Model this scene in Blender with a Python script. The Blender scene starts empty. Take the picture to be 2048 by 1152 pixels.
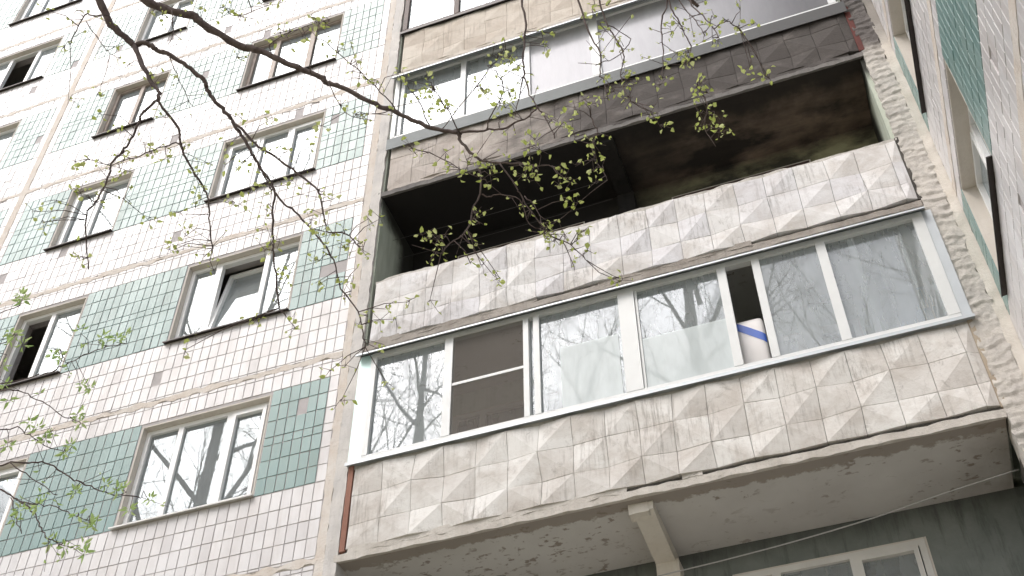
import bpy, math, random, bisect
from mathutils import Vector, Matrix, noise, Euler

# ------------------------------------------------------------------ camera, sky, sun, exposure
SC = bpy.context.scene
COL = SC.collection
CAM_P = (6.013, -8.695, -7.686)
CAM_R = (2.3875617, 0.0041832, 0.3472506)
FOCAL = 2397.855
cam_d = bpy.data.cameras.new('camera')
cam_d.sensor_width = 36.0
cam_d.lens = FOCAL * 36.0 / 2048.0
cam_d.clip_start = 0.05
cam_d.clip_end = 3000
cam = bpy.data.objects.new('camera', cam_d)
cam.location = CAM_P
cam.rotation_euler = CAM_R
COL.objects.link(cam)
SC.camera = cam

SUN_EL, SUN_AZ = math.radians(52), math.radians(215)      # azimuth clockwise from +Y
w = bpy.data.worlds.new('World'); SC.world = w; w.use_nodes = True
nt = w.node_tree; nt.nodes.clear()
sky = nt.nodes.new('ShaderNodeTexSky'); sky.sky_type = 'NISHITA'; sky.sun_disc = False
sky.sun_elevation = SUN_EL; sky.sun_rotation = SUN_AZ
sky.air_density = 1.0; sky.dust_density = 4.0; sky.ozone_density = 1.0
hs = nt.nodes.new('ShaderNodeHueSaturation'); hs.inputs['Saturation'].default_value = 0.45
bg = nt.nodes.new('ShaderNodeBackground'); bg.inputs['Strength'].default_value = 0.13
wo = nt.nodes.new('ShaderNodeOutputWorld')
tc = nt.nodes.new('ShaderNodeTexCoord'); cn = nt.nodes.new('ShaderNodeTexNoise'); cn.inputs['Scale'].default_value = 5.0; cn.inputs['Detail'].default_value = 8; cn.inputs['Roughness'].default_value = .55
cr_ = nt.nodes.new('ShaderNodeMapRange'); cr_.inputs[1].default_value = .3; cr_.inputs[2].default_value = .7; cr_.inputs[3].default_value = .78; cr_.inputs[4].default_value = 1.22
cm_ = nt.nodes.new('ShaderNodeVectorMath'); cm_.operation = 'SCALE'
nt.links.new(tc.outputs['Generated'], cn.inputs['Vector']); nt.links.new(cn.outputs['Fac'], cr_.inputs[0]); nt.links.new(cr_.outputs[0], cm_.inputs['Scale'])
nt.links.new(sky.outputs[0], hs.inputs['Color']); nt.links.new(hs.outputs[0], cm_.inputs[0]); nt.links.new(cm_.outputs[0], bg.inputs['Color']); nt.links.new(bg.outputs[0], wo.inputs[0])

sun_d = bpy.data.lights.new('sun', 'SUN'); sun_d.energy = 0.6; sun_d.angle = math.radians(40); sun_d.color = (1.0, 0.965, 0.935)
sun = bpy.data.objects.new('sun', sun_d); COL.objects.link(sun)
sd = Vector((math.sin(SUN_AZ) * math.cos(SUN_EL), math.cos(SUN_AZ) * math.cos(SUN_EL), math.sin(SUN_EL)))
sun.rotation_euler = (-sd).to_track_quat('-Z', 'Y').to_euler()
sun.location = (-10, -30, 40)

SC.view_settings.view_transform = 'Standard'
SC.view_settings.look = 'None'
SC.view_settings.exposure = 1.06
SC.view_settings.gamma = 1.0
SC.view_settings.use_curve_mapping = False
SC.cycles.use_denoising = True
SC.cycles.max_bounces = 8
SC.cycles.diffuse_bounces = 4
SC.cycles.transparent_max_bounces = 16

RND = random.Random(11)

# ------------------------------------------------------------------ projection (used only to choose which pieces become single objects)
_R = Euler(CAM_R).to_matrix().transposed()
def project(p):
    q = _R @ (Vector(p) - Vector(CAM_P))
    if q.z > -0.1: return None
    return (1024 + FOCAL * q.x / -q.z, 576 - FOCAL * q.y / -q.z)
def shown_area(pts):
    s = [project(p) for p in pts]
    if any(a is None for a in s): return 0
    cx = sum(a[0] for a in s) / len(s); cy = sum(a[1] for a in s) / len(s)
    if not (-5 < cx < 2053 and -5 < cy < 1157): return 0
    A = 0
    for i in range(len(s)):
        a, b = s[i], s[(i + 1) % len(s)]
        A += a[0] * b[1] - a[1] * b[0]
    return abs(A) / 2

# ------------------------------------------------------------------ node helpers
class NT:
    def __init__(s, name):
        s.m = bpy.data.materials.new(name); s.m.use_nodes = True
        s.t = s.m.node_tree; s.t.nodes.clear()
        s.out = s.n('ShaderNodeOutputMaterial')
    def n(s, typ, **kw):
        x = s.t.nodes.new(typ)
        for k, v in kw.items(): setattr(x, k, v)
        return x
    def l(s, a, b): s.t.links.new(a, b)
    def pos(s, scale=(1, 1, 1)):
        g = s.n('ShaderNodeNewGeometry'); m = s.n('ShaderNodeMapping')
        m.inputs['Scale'].default_value = scale
        s.l(g.outputs['Position'], m.inputs['Vector']); return m.outputs[0]
    def noise(s, vec, scale, detail=6, rough=0.6, dist=0.0):
        x = s.n('ShaderNodeTexNoise'); x.inputs['Scale'].default_value = scale
        x.inputs['Detail'].default_value = detail; x.inputs['Roughness'].default_value = rough
        x.inputs['Distortion'].default_value = dist
        s.l(vec, x.inputs['Vector']); return x.outputs['Fac']
    def ramp(s, fac, stops):
        r = s.n('ShaderNodeValToRGB'); e = r.color_ramp.elements
        while len(e) < len(stops): e.new(0.5)
        for i, (p, c) in enumerate(stops):
            e[i].position = p
            e[i].color = (c, c, c, 1) if not isinstance(c, (tuple, list)) else (*c, 1)
        s.l(fac, r.inputs[0]); return r.outputs[0]
    def mix(s, fac, a, b, mode='MIX'):
        x = s.n('ShaderNodeMix', data_type='RGBA', blend_type=mode)
        for sock, v in ((x.inputs[0], fac), (x.inputs[6], a), (x.inputs[7], b)):
            if isinstance(v, bpy.types.NodeSocket): s.l(v, sock)
            elif isinstance(v, (tuple, list)): sock.default_value = (*v, 1)
            else: sock.default_value = v
        return x.outputs[2]
    def math(s, op, a, b=0.0):
        x = s.n('ShaderNodeMath', operation=op)
        for i, v in enumerate((a, b)):
            if isinstance(v, bpy.types.NodeSocket): s.l(v, x.inputs[i])
            else: x.inputs[i].default_value = v
        return x.outputs[0]
    def bump(s, h, strength=0.3, dist=0.01):
        b = s.n('ShaderNodeBump'); b.inputs['Strength'].default_value = strength; b.inputs['Distance'].default_value = dist
        s.l(h, b.inputs['Height']); return b.outputs[0]
    def principled(s, color, rough=0.8, metal=0.0, normal=None, ior=None, spec=None):
        b = s.n('ShaderNodeBsdfPrincipled')
        for k, v in (('Base Color', color), ('Roughness', rough), ('Metallic', metal)):
            if isinstance(v, bpy.types.NodeSocket): s.l(v, b.inputs[k])
            elif isinstance(v, (tuple, list)): b.inputs[k].default_value = (*v, 1)
            else: b.inputs[k].default_value = v
        if ior: b.inputs['IOR'].default_value = ior
        if spec is not None: b.inputs['Specular IOR Level'].default_value = spec
        if normal is not None: s.l(normal, b.inputs['Normal'])
        s.l(b.outputs[0], s.out.inputs[0]); return s.m
    def axis(s, i):
        g = s.n('ShaderNodeNewGeometry'); x = s.n('ShaderNodeSeparateXYZ'); s.l(g.outputs['Position'], x.inputs[0]); return x.outputs[i]
    def rng(s, v, a, b, c=0.0, d=1.0):
        x = s.n('ShaderNodeMapRange'); x.interpolation_type = 'SMOOTHSTEP'
        s.l(v, x.inputs[0])
        for i, k in enumerate((a, b, c, d)): x.inputs[i + 1].default_value = k
        return x.outputs[0]

def piece_random(t):
    g = t.n('ShaderNodeNewGeometry'); o = t.n('ShaderNodeObjectInfo')
    s = t.math('ADD', g.outputs['Random Per Island'], o.outputs['Random'])
    return t.math('FRACT', s)

def tile_material(name, cols, dirt, rough, ior):
    t = NT(name)
    r = piece_random(t)
    c = t.ramp(r, [(0.0, cols[0]), (0.35, cols[1]), (0.75, cols[2]), (1.0, cols[3])])
    d = t.ramp(t.noise(t.pos((1, 1, 0.45)), 2.3, 7, 0.65), [(0.42, 0.0), (0.75, 1.0)])
    c = t.mix(t.math('MULTIPLY', d, 0.38), c, dirt)
    st = t.ramp(t.noise(t.pos((9, 9, 0.5)), 1.6, 4, 0.6), [(0.56, 0.0), (0.8, 1.0)])
    c = t.mix(t.math('MULTIPLY', st, 0.3), c, dirt)
    rr = t.math('ADD', t.math('MULTIPLY', d, 0.2), rough)
    b = t.bump(t.noise(t.pos(), 26, 3, 0.5), 0.12, 0.004)
    return t.principled(c, rr, 0, b, ior)

M = {}
M['white_tile'] = tile_material('white glazed tile', [(.59, .57, .58), (.65, .632, .64), (.70, .685, .695), (.64, .61, .61)], (.44, .39, .36), .30, 1.48)
M['green_tile'] = tile_material('green glazed tile', [(.145, .258, .25), (.16, .28, .272), (.182, .305, .296), (.16, .265, .252)], (.30, .34, .31), .30, 1.48)

def concrete(name, c1, c2, dark, streak=0.5, fine=0.5, rough=0.9, bump=0.5, patch=2.2):
    t = NT(name)
    n1 = t.ramp(t.noise(t.pos(), patch, 8, 0.65, 0.4), [(0.35, 0.0), (0.65, 1.0)])
    c = t.mix(n1, c1, c2)
    s = t.ramp(t.noise(t.pos((14, 14, 0.7)), 1.0, 6, 0.65), [(0.5, 0.0), (0.75, 1.0)])
    c = t.mix(t.math('MULTIPLY', s, streak), c, dark)
    f = t.ramp(t.noise(t.pos(), 11, 10, 0.75), [(0.55, 0.0), (0.72, 1.0)])
    c = t.mix(t.math('MULTIPLY', f, fine), c, dark)
    b = t.bump(t.noise(t.pos(), 38, 8, 0.7), bump, 0.012)
    return t.principled(c, rough, 0, b, spec=0.25)

M['grout'] = concrete('tile grout', (.46, .43, .43), (.52, .485, .485), (.35, .32, .315), .3, .35)
M['seam'] = concrete('panel seam mortar', (.66, .58, .51), (.72, .675, .63), (.42, .34, .29), .2, .5, bump=.8, patch=3.5)
M['pier'] = concrete('grey pier concrete', (.58, .555, .54), (.70, .665, .63), (.30, .28, .265), .3, .45, bump=.7)
def sooted(mat, z0, z1, z2, z3, amt, x1=7.75):
    t = mat.node_tree; b = next(n for n in t.nodes if n.type == 'BSDF_PRINCIPLED'); src = b.inputs['Base Color'].links[0].from_socket
    h = NT.__new__(NT); h.m = mat; h.t = t
    nn = h.math('MULTIPLY', h.math('SUBTRACT', h.noise(h.pos(), 1.8, 6, .6), .5), .9)
    z = h.math('ADD', h.axis(2), nn)
    f = h.math('MULTIPLY', h.math('MULTIPLY', h.rng(z, z0, z1), h.rng(z, z2, z3, 1.0, 0.0)), amt)
    t.links.new(h.mix(f, src, (.075, .065, .065)), b.inputs['Base Color'])
M['rough_mortar'] = concrete('rough wall joint mortar', (.50, .47, .44), (.66, .62, .57), (.24, .22, .20), .1, .6, bump=1.0, patch=4)
sooted(M['rough_mortar'], 4.2, 4.9, 7.5, 9.5, .85)
M['corner_plaster'] = concrete('corner joint plaster', (.66, .61, .54), (.72, .68, .62), (.42, .37, .32), .2, .35, bump=.6)
sooted(M['corner_plaster'], 4.3, 5.2, 7.5, 9.5, .6)
M['cream_plaster'] = concrete('cream joint plaster', (.66, .61, .54), (.72, .68, .62), (.42, .37, .32), .2, .35, bump=.6)
M['reveal'] = concrete('window reveal plaster', (.60, .555, .50), (.67, .625, .57), (.42, .37, .32), .25, .25, bump=.3)
M['slab_edge'] = concrete('slab edge concrete', (.52, .48, .435), (.66, .62, .575), (.26, .235, .21), .25, .6, bump=1.0, patch=3)
M['slab_dirty'] = concrete('dirty slab edge', (.30, .265, .235), (.42, .38, .345), (.12, .105, .095), .3, .7, bump=1.0, patch=3)
M['coping'] = concrete('parapet coping concrete', (.52, .49, .45), (.64, .61, .57), (.16, .14, .13), .3, .75, bump=1.0, patch=3)
M['gap'] = concrete('dark joint', (.05, .045, .042), (.11, .10, .09), (.02, .02, .02), .2, .4)
M['pale_side'] = concrete('pale green side wall paint', (.47, .53, .45), (.55, .59, .52), (.22, .22, .17), .35, .3, bump=.3)
M['red_board'] = concrete('red brown strip', (.30, .15, .11), (.36, .19, .145), (.16, .09, .07), .3, .2, bump=.2)
M['dark_red'] = concrete('dark red strip', (.12, .04, .036), (.16, .06, .052), (.05, .03, .03), .4, .4, bump=.2)
M['tan_board'] = concrete('tan strip', (.37, .30, .23), (.44, .37, .29), (.2, .16, .12), .3, .2, bump=.2)
M['inside'] = concrete('room plaster', (.34, .32, .30), (.38, .36, .33), (.25, .23, .21), .1, .1, bump=.1)
M['roofing'] = concrete('roofing felt', (.06, .06, .06), (.09, .09, .09), (.04, .04, .04), .1, .2)

def parapet_material(name, base, pale, tint, dirt, soot=0.0, sx=(0, 1)):
    t = NT(name)
    n1 = t.ramp(t.noise(t.pos((1, 1, 1.3)), 1.8, 9, 0.7, 0.4), [(0.36, 0.0), (0.58, 1.0)])
    c = t.mix(n1, base, pale)
    r = piece_random(t)
    c = t.mix(t.math('MULTIPLY', t.ramp(r, [(0.35, 0.0), (0.9, 1.0)]), 0.35), c, tint)
    s = t.ramp(t.noise(t.pos((26, 26, 1.4)), 1.0, 5, 0.7), [(0.5, 0.0), (0.68, 1.0)])
    big = t.ramp(t.noise(t.pos((1.0, 1.0, 1.0)), 1.3, 3, 0.5), [(0.42, 0.0), (0.62, 1.0)])
    c = t.mix(t.math('MULTIPLY', t.math('MULTIPLY', s, big), 0.7), c, dirt)
    f = t.ramp(t.noise(t.pos((1, 1, .8)), 6, 12, 0.82, 0.5), [(0.54, 0.0), (0.66, 1.0)])
    fz = t.ramp(t.noise(t.pos(), 1.6, 4, .6), [(.40, .15), (.66, 1.0)])
    c = t.mix(t.math('MULTIPLY', t.math('MULTIPLY', f, fz), 0.75), c, dirt)
    jz = t.ramp(t.noise(t.pos((1.2, 1, 1.2)), 3.3, 9, .75, .9), [(.60, 0.0), (.67, 1.0)])
    c = t.mix(t.math('MULTIPLY', jz, 0.5), c, tuple(v * .6 for v in base))
    if soot:
        a = t.rng(t.axis(0), sx[0], sx[1])
        nn = t.noise(t.pos((1, 1, 1.6)), 1.9, 8, 0.65)
        a = t.rng(t.math('ADD', a, t.math('MULTIPLY', t.math('SUBTRACT', nn, 0.5), 1.5)), 0.0, 1.0)
        c = t.mix(t.math('MULTIPLY', a, soot), c, (.055, .048, .046))
    b = t.bump(t.noise(t.pos(), 30, 8, 0.7), 0.5, 0.012)
    return t.principled(c, 0.85, 0, b, spec=0.3)
M['parapet0'] = parapet_material('weathered faceted concrete', (.57, .525, .485), (.79, .77, .745), (.47, .425, .39), (.25, .22, .195))
M['parapet1'] = parapet_material('washed faceted concrete', (.60, .56, .53), (.80, .785, .78), (.66, .66, .74), (.22, .20, .19))
M['parapet2'] = parapet_material('sooty faceted concrete', (.46, .40, .36), (.55, .50, .46), (.40, .35, .32), (.22, .19, .175), .93, (1.2, 5.0))
M['parapet3'] = parapet_material('tan faceted concrete', (.52, .45, .38), (.64, .58, .51), (.46, .39, .33), (.30, .25, .21))

def soffit_material(name):
    t = NT(name)
    n1 = t.noise(t.pos(), 1.2, 5, 0.55)
    c = t.mix(t.ramp(n1, [(0.35, 0.0), (0.65, 1.0)]), (.545, .525, .51), (.63, .615, .60))
    sp = t.ramp(t.noise(t.pos((1.6, 2.4, 1)), 5.2, 5, 0.62, 0.3), [(0.575, 0.0), (0.63, 1.0)])
    zone = t.ramp(t.noise(t.pos(), 1.1, 2, 0.5), [(0.40, 0.0), (0.58, 1.0)])
    c = t.mix(t.math('MULTIPLY', t.math('MULTIPLY', sp, zone), .85), c, (.26, .215, .185))
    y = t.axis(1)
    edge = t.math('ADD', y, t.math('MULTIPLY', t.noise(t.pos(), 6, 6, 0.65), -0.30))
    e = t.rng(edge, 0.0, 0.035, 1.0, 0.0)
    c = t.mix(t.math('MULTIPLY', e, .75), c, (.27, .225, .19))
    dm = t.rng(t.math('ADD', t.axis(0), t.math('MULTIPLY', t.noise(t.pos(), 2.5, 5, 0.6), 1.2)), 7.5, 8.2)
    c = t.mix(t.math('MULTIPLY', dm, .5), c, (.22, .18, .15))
    b = t.bump(t.noise(t.pos(), 30, 6, 0.6), 0.25, 0.008)
    return t.principled(c, 0.85, 0, b, spec=0.25)
M['soffit'] = soffit_material('peeling painted soffit')

def soot_material(name, clean, brown, x0=3.5, x1=6.0, black=(.026, .0245, .0245)):
    t = NT(name)
    x = t.math('ADD', t.axis(0), t.math('MULTIPLY', t.math('SUBTRACT', t.noise(t.pos(), 1.3, 6, 0.6), 0.5), 1.6))
    right = t.rng(x, x0, x1)
    n = t.ramp(t.noise(t.pos((.6, 2.2, 1)), 2.2, 8, 0.65, 0.2), [(0.36, 0.0), (0.72, 1.0)])
    br = t.mix(n, tuple(v * .75 for v in brown), tuple(v * 0.25 for v in brown))
    z = t.axis(2)
    low = t.rng(t.math('ADD', z, t.math('MULTIPLY', t.math('SUBTRACT', t.noise(t.pos(), 2.5, 6, 0.6), 0.5), 0.25)), 4.30, 4.60, 1.0, 0.0)
    cl = t.mix(low, br, clean)
    c = t.mix(right, black, cl)
    blot = t.ramp(t.noise(t.pos((.8, 1.3, 1.3)), 1.5, 8, 0.62, 0.1), [(0.42, 0.0), (0.62, 1.0)])
    yy = t.math('ADD', t.axis(1), t.math('MULTIPLY', t.math('SUBTRACT', t.noise(t.pos((1.4, 1, 1)), 1.7, 6, .6), .5), .7))
    front = t.rng(yy, .15, .62, 1.0, 0.0)
    c = t.mix(t.math('MULTIPLY', t.math('MAXIMUM', blot, front), .9), c, black)
    return t.principled(c, 0.92, 0, t.bump(t.noise(t.pos(), 24, 8, .7), .4, .01), spec=0.15)
M['soot_wall'] = soot_material('burnt green wall', (.36, .35, .22), (.32, .245, .20))
M['soot_ceiling'] = soot_material('burnt ceiling', (.32, .245, .20), (.36, .275, .22))
M['soot_beam'] = concrete('sooty concrete', (.016, .015, .015), (.028, .026, .025), (.008, .008, .008), .5, .5)
def sooty_side(name, z0, z1):
    t = NT(name)
    n = t.noise(t.pos(), 1.6, 6, 0.6)
    y = t.math('ADD', t.axis(1), t.math('MULTIPLY', t.math('SUBTRACT', n, 0.5), 0.35))
    z = t.math('ADD', t.axis(2), t.math('MULTIPLY', t.math('SUBTRACT', n, 0.5), 0.7))
    a = t.math('MAXIMUM', t.rng(y, 0.45, 0.80), t.rng(z, z0, z1))
    c = t.mix(t.ramp(t.noise(t.pos((6, 6, 1)), 1.5, 6, .6), [(.4, 0.0), (.7, 1.0)]), (.54, .58, .50), (.42, .46, .38))
    c = t.mix(t.math('MULTIPLY', a, .95), c, (.022, .02, .018))
    return t.principled(c, 0.85, 0, t.bump(t.noise(t.pos(), 24, 8, .7), .3, .01), spec=0.2)
M['sooty_side'] = sooty_side('half burnt side wall', 4.05, 4.45)

def green_paint(name):
    t = NT(name)
    n = t.ramp(t.noise(t.pos(), 2.0, 8, .65, .5), [(0.35, 0.0), (0.7, 1.0)])
    c = t.mix(n, (.16, .178, .166), (.23, .248, .232))
    d = t.ramp(t.noise(t.pos((7, 7, .8)), 1.6, 7, .7), [(0.52, 0.0), (0.66, 1.0)])
    c = t.mix(t.math('MULTIPLY', d, .55), c, (.07, .08, .075))
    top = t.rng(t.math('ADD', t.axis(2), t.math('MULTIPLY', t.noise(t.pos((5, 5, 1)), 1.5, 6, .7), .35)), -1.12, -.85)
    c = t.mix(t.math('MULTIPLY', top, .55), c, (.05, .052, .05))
    return t.principled(c, 0.75, 0, t.bump(t.noise(t.pos(), 22, 8, .7), .4, .01), spec=.3)
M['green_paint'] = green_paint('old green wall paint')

def simple(name, c, rough=.5, metal=0, var=.12, scale=4, ior=None):
    t = NT(name)
    n = t.noise(t.pos(), scale, 5, .6)
    col = t.mix(t.ramp(n, [(.35, 0.0), (.7, 1.0)]), c, tuple(v * (1 - var) for v in c))
    return t.principled(col, rough, metal, ior=ior)
M['pvc'] = simple('white window plastic', (.90, .90, .90), .32, 0, .06)
M['white_alu'] = simple('white painted aluminium', (.74, .75, .75), .35, 0, .06)
M['grey_alu'] = simple('grey painted sheet', (.21, .23, .235), .65, 0, .2)
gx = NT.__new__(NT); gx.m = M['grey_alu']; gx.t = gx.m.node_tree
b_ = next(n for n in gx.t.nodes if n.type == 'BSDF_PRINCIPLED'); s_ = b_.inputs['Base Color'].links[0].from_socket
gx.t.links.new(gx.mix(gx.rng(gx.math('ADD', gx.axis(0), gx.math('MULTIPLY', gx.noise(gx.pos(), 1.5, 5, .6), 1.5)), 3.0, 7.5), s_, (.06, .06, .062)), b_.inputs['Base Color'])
M['bare_metal'] = simple('galvanised sheet', (.50, .53, .555), .42, .4, .12, 3)
M['cyan_sheet'] = simple('pale cyan sheet metal', (.60, .78, .76), .4, .15, .08, 3)
M['brown_wood'] = simple('old brown window wood', (.46, .38, .33), .6, 0, .3, 8)
M['dark_wood'] = simple('dark brown window wood', (.10, .06, .05), .6, 0, .3, 8)
M['dark_sill'] = simple('dark sill sheet', (.055, .045, .043), .5, .2, .2)
M['white_sill'] = simple('white sill sheet', (.72, .71, .70), .4, 0, .1)
M['rubber'] = simple('seal rubber', (.03, .03, .03), .6)
M['cable'] = simple('grey cable', (.42, .41, .40), .5)
M['cream_frame'] = simple('cream window frame', (.72, .70, .665), .5, 0, .12)
M['container'] = simple('white plastic canister', (.78, .75, .74), .35, 0, .04)
M['blue'] = simple('blue print', (.05, .13, .52), .4)
M['rack'] = simple('blue grey rack', (.16, .24, .30), .5)
M['clothesline'] = simple('clothes line', (.06, .055, .055), .6)

def glass(name, ior=2.1, tint=(.82, .86, .85), wob=.012, gl=(.93, .96, 1.0), rough=.015, dust_veil=.12):
    t = NT(name)
    fr = t.n('ShaderNodeFresnel'); fr.inputs['IOR'].default_value = ior
    tr = t.n('ShaderNodeBsdfTransparent'); tr.inputs[0].default_value = (*tint, 1)
    g = t.n('ShaderNodeBsdfGlossy'); g.inputs['Color'].default_value = (*gl, 1); g.inputs['Roughness'].default_value = rough
    b = t.bump(t.noise(t.pos(), 1.8, 2, .5), wob * 10, 0.03)
    t.l(b, g.inputs['Normal'])
    x = t.n('ShaderNodeMixShader'); t.l(fr.outputs[0], x.inputs[0]); t.l(tr.outputs[0], x.inputs[1]); t.l(g.outputs[0], x.inputs[2])
    df = t.n('ShaderNodeBsdfDiffuse'); df.inputs[0].default_value = (.76, .82, .83, 1)
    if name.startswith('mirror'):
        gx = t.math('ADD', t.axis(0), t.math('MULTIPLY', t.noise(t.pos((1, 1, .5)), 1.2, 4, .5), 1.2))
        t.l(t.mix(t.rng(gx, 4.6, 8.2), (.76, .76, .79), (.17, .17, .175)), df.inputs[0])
    st = t.ramp(t.noise(t.pos((3, 3, .6)), 2.2, 5, .6), [(.3, dust_veil * .88), (.75, dust_veil * 1.1)])  # matte share: dirt film plus a haze veil painted over dark reflections
    y = t.n('ShaderNodeMixShader'); t.l(st, y.inputs[0]); t.l(x.outputs[0], y.inputs[1]); t.l(df.outputs[0], y.inputs[2])
    t.l(y.outputs[0], t.out.inputs[0]); return t.m
M['glass'] = glass('double glazing', 2.25, gl=(.88, .95, 1.0), wob=.0012, dust_veil=.25)
M['balcony_glass'] = glass('balcony glass', 2.1, gl=(.90, .94, 1.0), wob=.0012, dust_veil=.29, tint=(.95, .97, .96))
M['film'] = glass('frosted film', 1.9, (.7, .75, .75), .0012, (.95, .97, 1.0), .03, .72)
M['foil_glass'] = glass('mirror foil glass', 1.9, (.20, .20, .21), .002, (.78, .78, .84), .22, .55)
def net(name):
    t = NT(name)
    tr = t.n('ShaderNodeBsdfTransparent'); tr.inputs[0].default_value = (.9, .9, .9, 1)
    d = t.n('ShaderNodeBsdfDiffuse'); d.inputs[0].default_value = (.26, .235, .215, 1)
    x = t.n('ShaderNodeMixShader'); x.inputs[0].default_value = .45
    t.l(tr.outputs[0], x.inputs[1]); t.l(d.outputs[0], x.inputs[2]); t.l(x.outputs[0], t.out.inputs[0]); return t.m
M['net'] = net('insect net')
def cloth(name, c, tr_amt=.4):
    t = NT(name)
    n = t.noise(t.pos((8, 8, .4)), 2, 4, .6)
    col = t.mix(n, c, tuple(v * .8 for v in c))
    d = t.n('ShaderNodeBsdfDiffuse'); tl = t.n('ShaderNodeBsdfTranslucent'); t.l(col, d.inputs[0]); t.l(col, tl.inputs[0])
    x = t.n('ShaderNodeMixShader'); x.inputs[0].default_value = tr_amt
    t.l(d.outputs[0], x.inputs[1]); t.l(tl.outputs[0], x.inputs[2]); t.l(x.outputs[0], t.out.inputs[0]); return t.m
M['curtain'] = cloth('grey curtain', (.50, .50, .46))
M['board'] = cloth('pale board', (.88, .93, .91), .1)
def bark(name, c1, c2):
    t = NT(name)
    n = t.noise(t.pos((1, 1, .5)), 26, 8, .7)
    c = t.mix(t.ramp(n, [(.35, 0.0), (.68, 1.0)]), c1, c2)
    return t.principled(c, .85, 0, t.bump(n, .8, .012), spec=.25)
M['bark'] = bark('dark branch bark', (.075, .053, .050), (.18, .14, .13))
M['bark2'] = bark('grey trunk bark', (.22, .205, .19), (.36, .335, .31))
def leafm(name, cols):
    t = NT(name)
    c = t.ramp(piece_random(t), [(0.0, cols[0]), (.5, cols[1]), (1.0, cols[2])])
    d = t.n('ShaderNodeBsdfDiffuse'); tl = t.n('ShaderNodeBsdfTranslucent'); t.l(c, d.inputs[0]); t.l(c, tl.inputs[0])
    x = t.n('ShaderNodeMixShader'); x.inputs[0].default_value = .5
    t.l(d.outputs[0], x.inputs[1]); t.l(tl.outputs[0], x.inputs[2]); t.l(x.outputs[0], t.out.inputs[0]); return t.m
M['leaf'] = leafm('young birch leaf', [(.52, .60, .15), (.62, .68, .24), (.72, .75, .38)])
M['leaf2'] = leafm('young rowan leaf', [(.40, .56, .20), (.50, .64, .26), (.60, .70, .34)])
def groundm(name):
    t = NT(name)
    n = t.ramp(t.noise(t.pos(), .6, 8, .7), [(.4, 0.0), (.6, 1.0)])
    c = t.mix(n, (.17, .18, .10), (.36, .32, .27))
    return t.principled(c, .95, 0, t.bump(t.noise(t.pos(), 9, 8, .7), .6, .05))
M['ground'] = groundm('spring yard ground')

# ------------------------------------------------------------------ mesh helpers
class MB:
    def __init__(s): s.v = []; s.f = []
    def quad(s, a, b, c, d):
        i = len(s.v); s.v += [tuple(a), tuple(b), tuple(c), tuple(d)]; s.f.append((i, i + 1, i + 2, i + 3)); return s
    def box(s, x0, x1, y0, y1, z0, z1):
        i = len(s.v)
        s.v += [(x0, y0, z0), (x1, y0, z0), (x1, y1, z0), (x0, y1, z0), (x0, y0, z1), (x1, y0, z1), (x1, y1, z1), (x0, y1, z1)]
        s.f += [(i, i + 3, i + 2, i + 1), (i + 4, i + 5, i + 6, i + 7), (i, i + 1, i + 5, i + 4), (i + 1, i + 2, i + 6, i + 5), (i + 2, i + 3, i + 7, i + 6), (i + 3, i, i + 4, i + 7)]
        return s
    def tube(s, pts, n=7, jitter=0.0, rnd=None):
        """pts: (x,y,z,r) smooth tapered tube with closed ends"""
        P = [Vector(p[:3]) for p in pts]; R = [p[3] for p in pts]
        base = len(s.v); up = Vector((0.31, 0.52, 0.79))
        prev = None
        for i, p in enumerate(P):
            a = P[max(i - 1, 0)]; b = P[min(i + 1, len(P) - 1)]
            t = (b - a).normalized() if (b - a).length > 1e-9 else Vector((0, 0, 1))
            u = (prev if prev is not None else up)
            u = (u - t * u.dot(t))
            if u.length < 1e-6: u = t.orthogonal()
            u.normalize(); prev = u; vv = t.cross(u)
            for k in range(n):
                an = 2 * math.pi * k / n
                rr = R[i] * (1 + (rnd.uniform(-jitter, jitter) if rnd and jitter else 0))
                q = p + (u * math.cos(an) + vv * math.sin(an)) * rr
                s.v.append(tuple(q))
        for i in range(len(P) - 1):
            for k in range(n):
                a = base + i * n + k; b = base + i * n + (k + 1) % n
                s.f.append((a, b, b + n, a + n))
        s.f.append(tuple(base + k for k in reversed(range(n))))
        s.f.append(tuple(base + (len(P) - 1) * n + k for k in range(n)))
        return s
    def mesh(s, name, mat, smooth=False):
        me = bpy.data.meshes.new(name); me.from_pydata(s.v, [], s.f); me.update()
        if mat is not None: me.materials.append(mat)
        if smooth: me.polygons.foreach_set('use_smooth', [True] * len(me.polygons))
        return me
    def build(s, name, mat, parent=None, smooth=False):
        return add(name, s.mesh(name, mat, smooth), parent)

def root_of(o):
    while o.parent is not None: o = o.parent
    return o
def add(name, me, parent=None):
    o = bpy.data.objects.new(name, me); COL.objects.link(o)
    if parent is not None: attach(o, parent)
    return o
def attach(o, parent):
    o.parent = parent
    o.matrix_parent_inverse = world_of(parent).inverted()
def world_of(o):
    m = o.matrix_basis.copy()
    if o.parent is not None: m = world_of(o.parent) @ o.matrix_parent_inverse @ m
    return m
def thing(name, label, cat, loc, group=None):
    o = bpy.data.objects.new(name, None); COL.objects.link(o); o.location = loc; o.empty_display_size = .2
    o['label'] = label; o['category'] = cat
    if group: o['group'] = group
    return o
def tag(o, label, cat, group=None):
    o['label'] = label; o['category'] = cat
    if group: o['group'] = group
    return o

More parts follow.
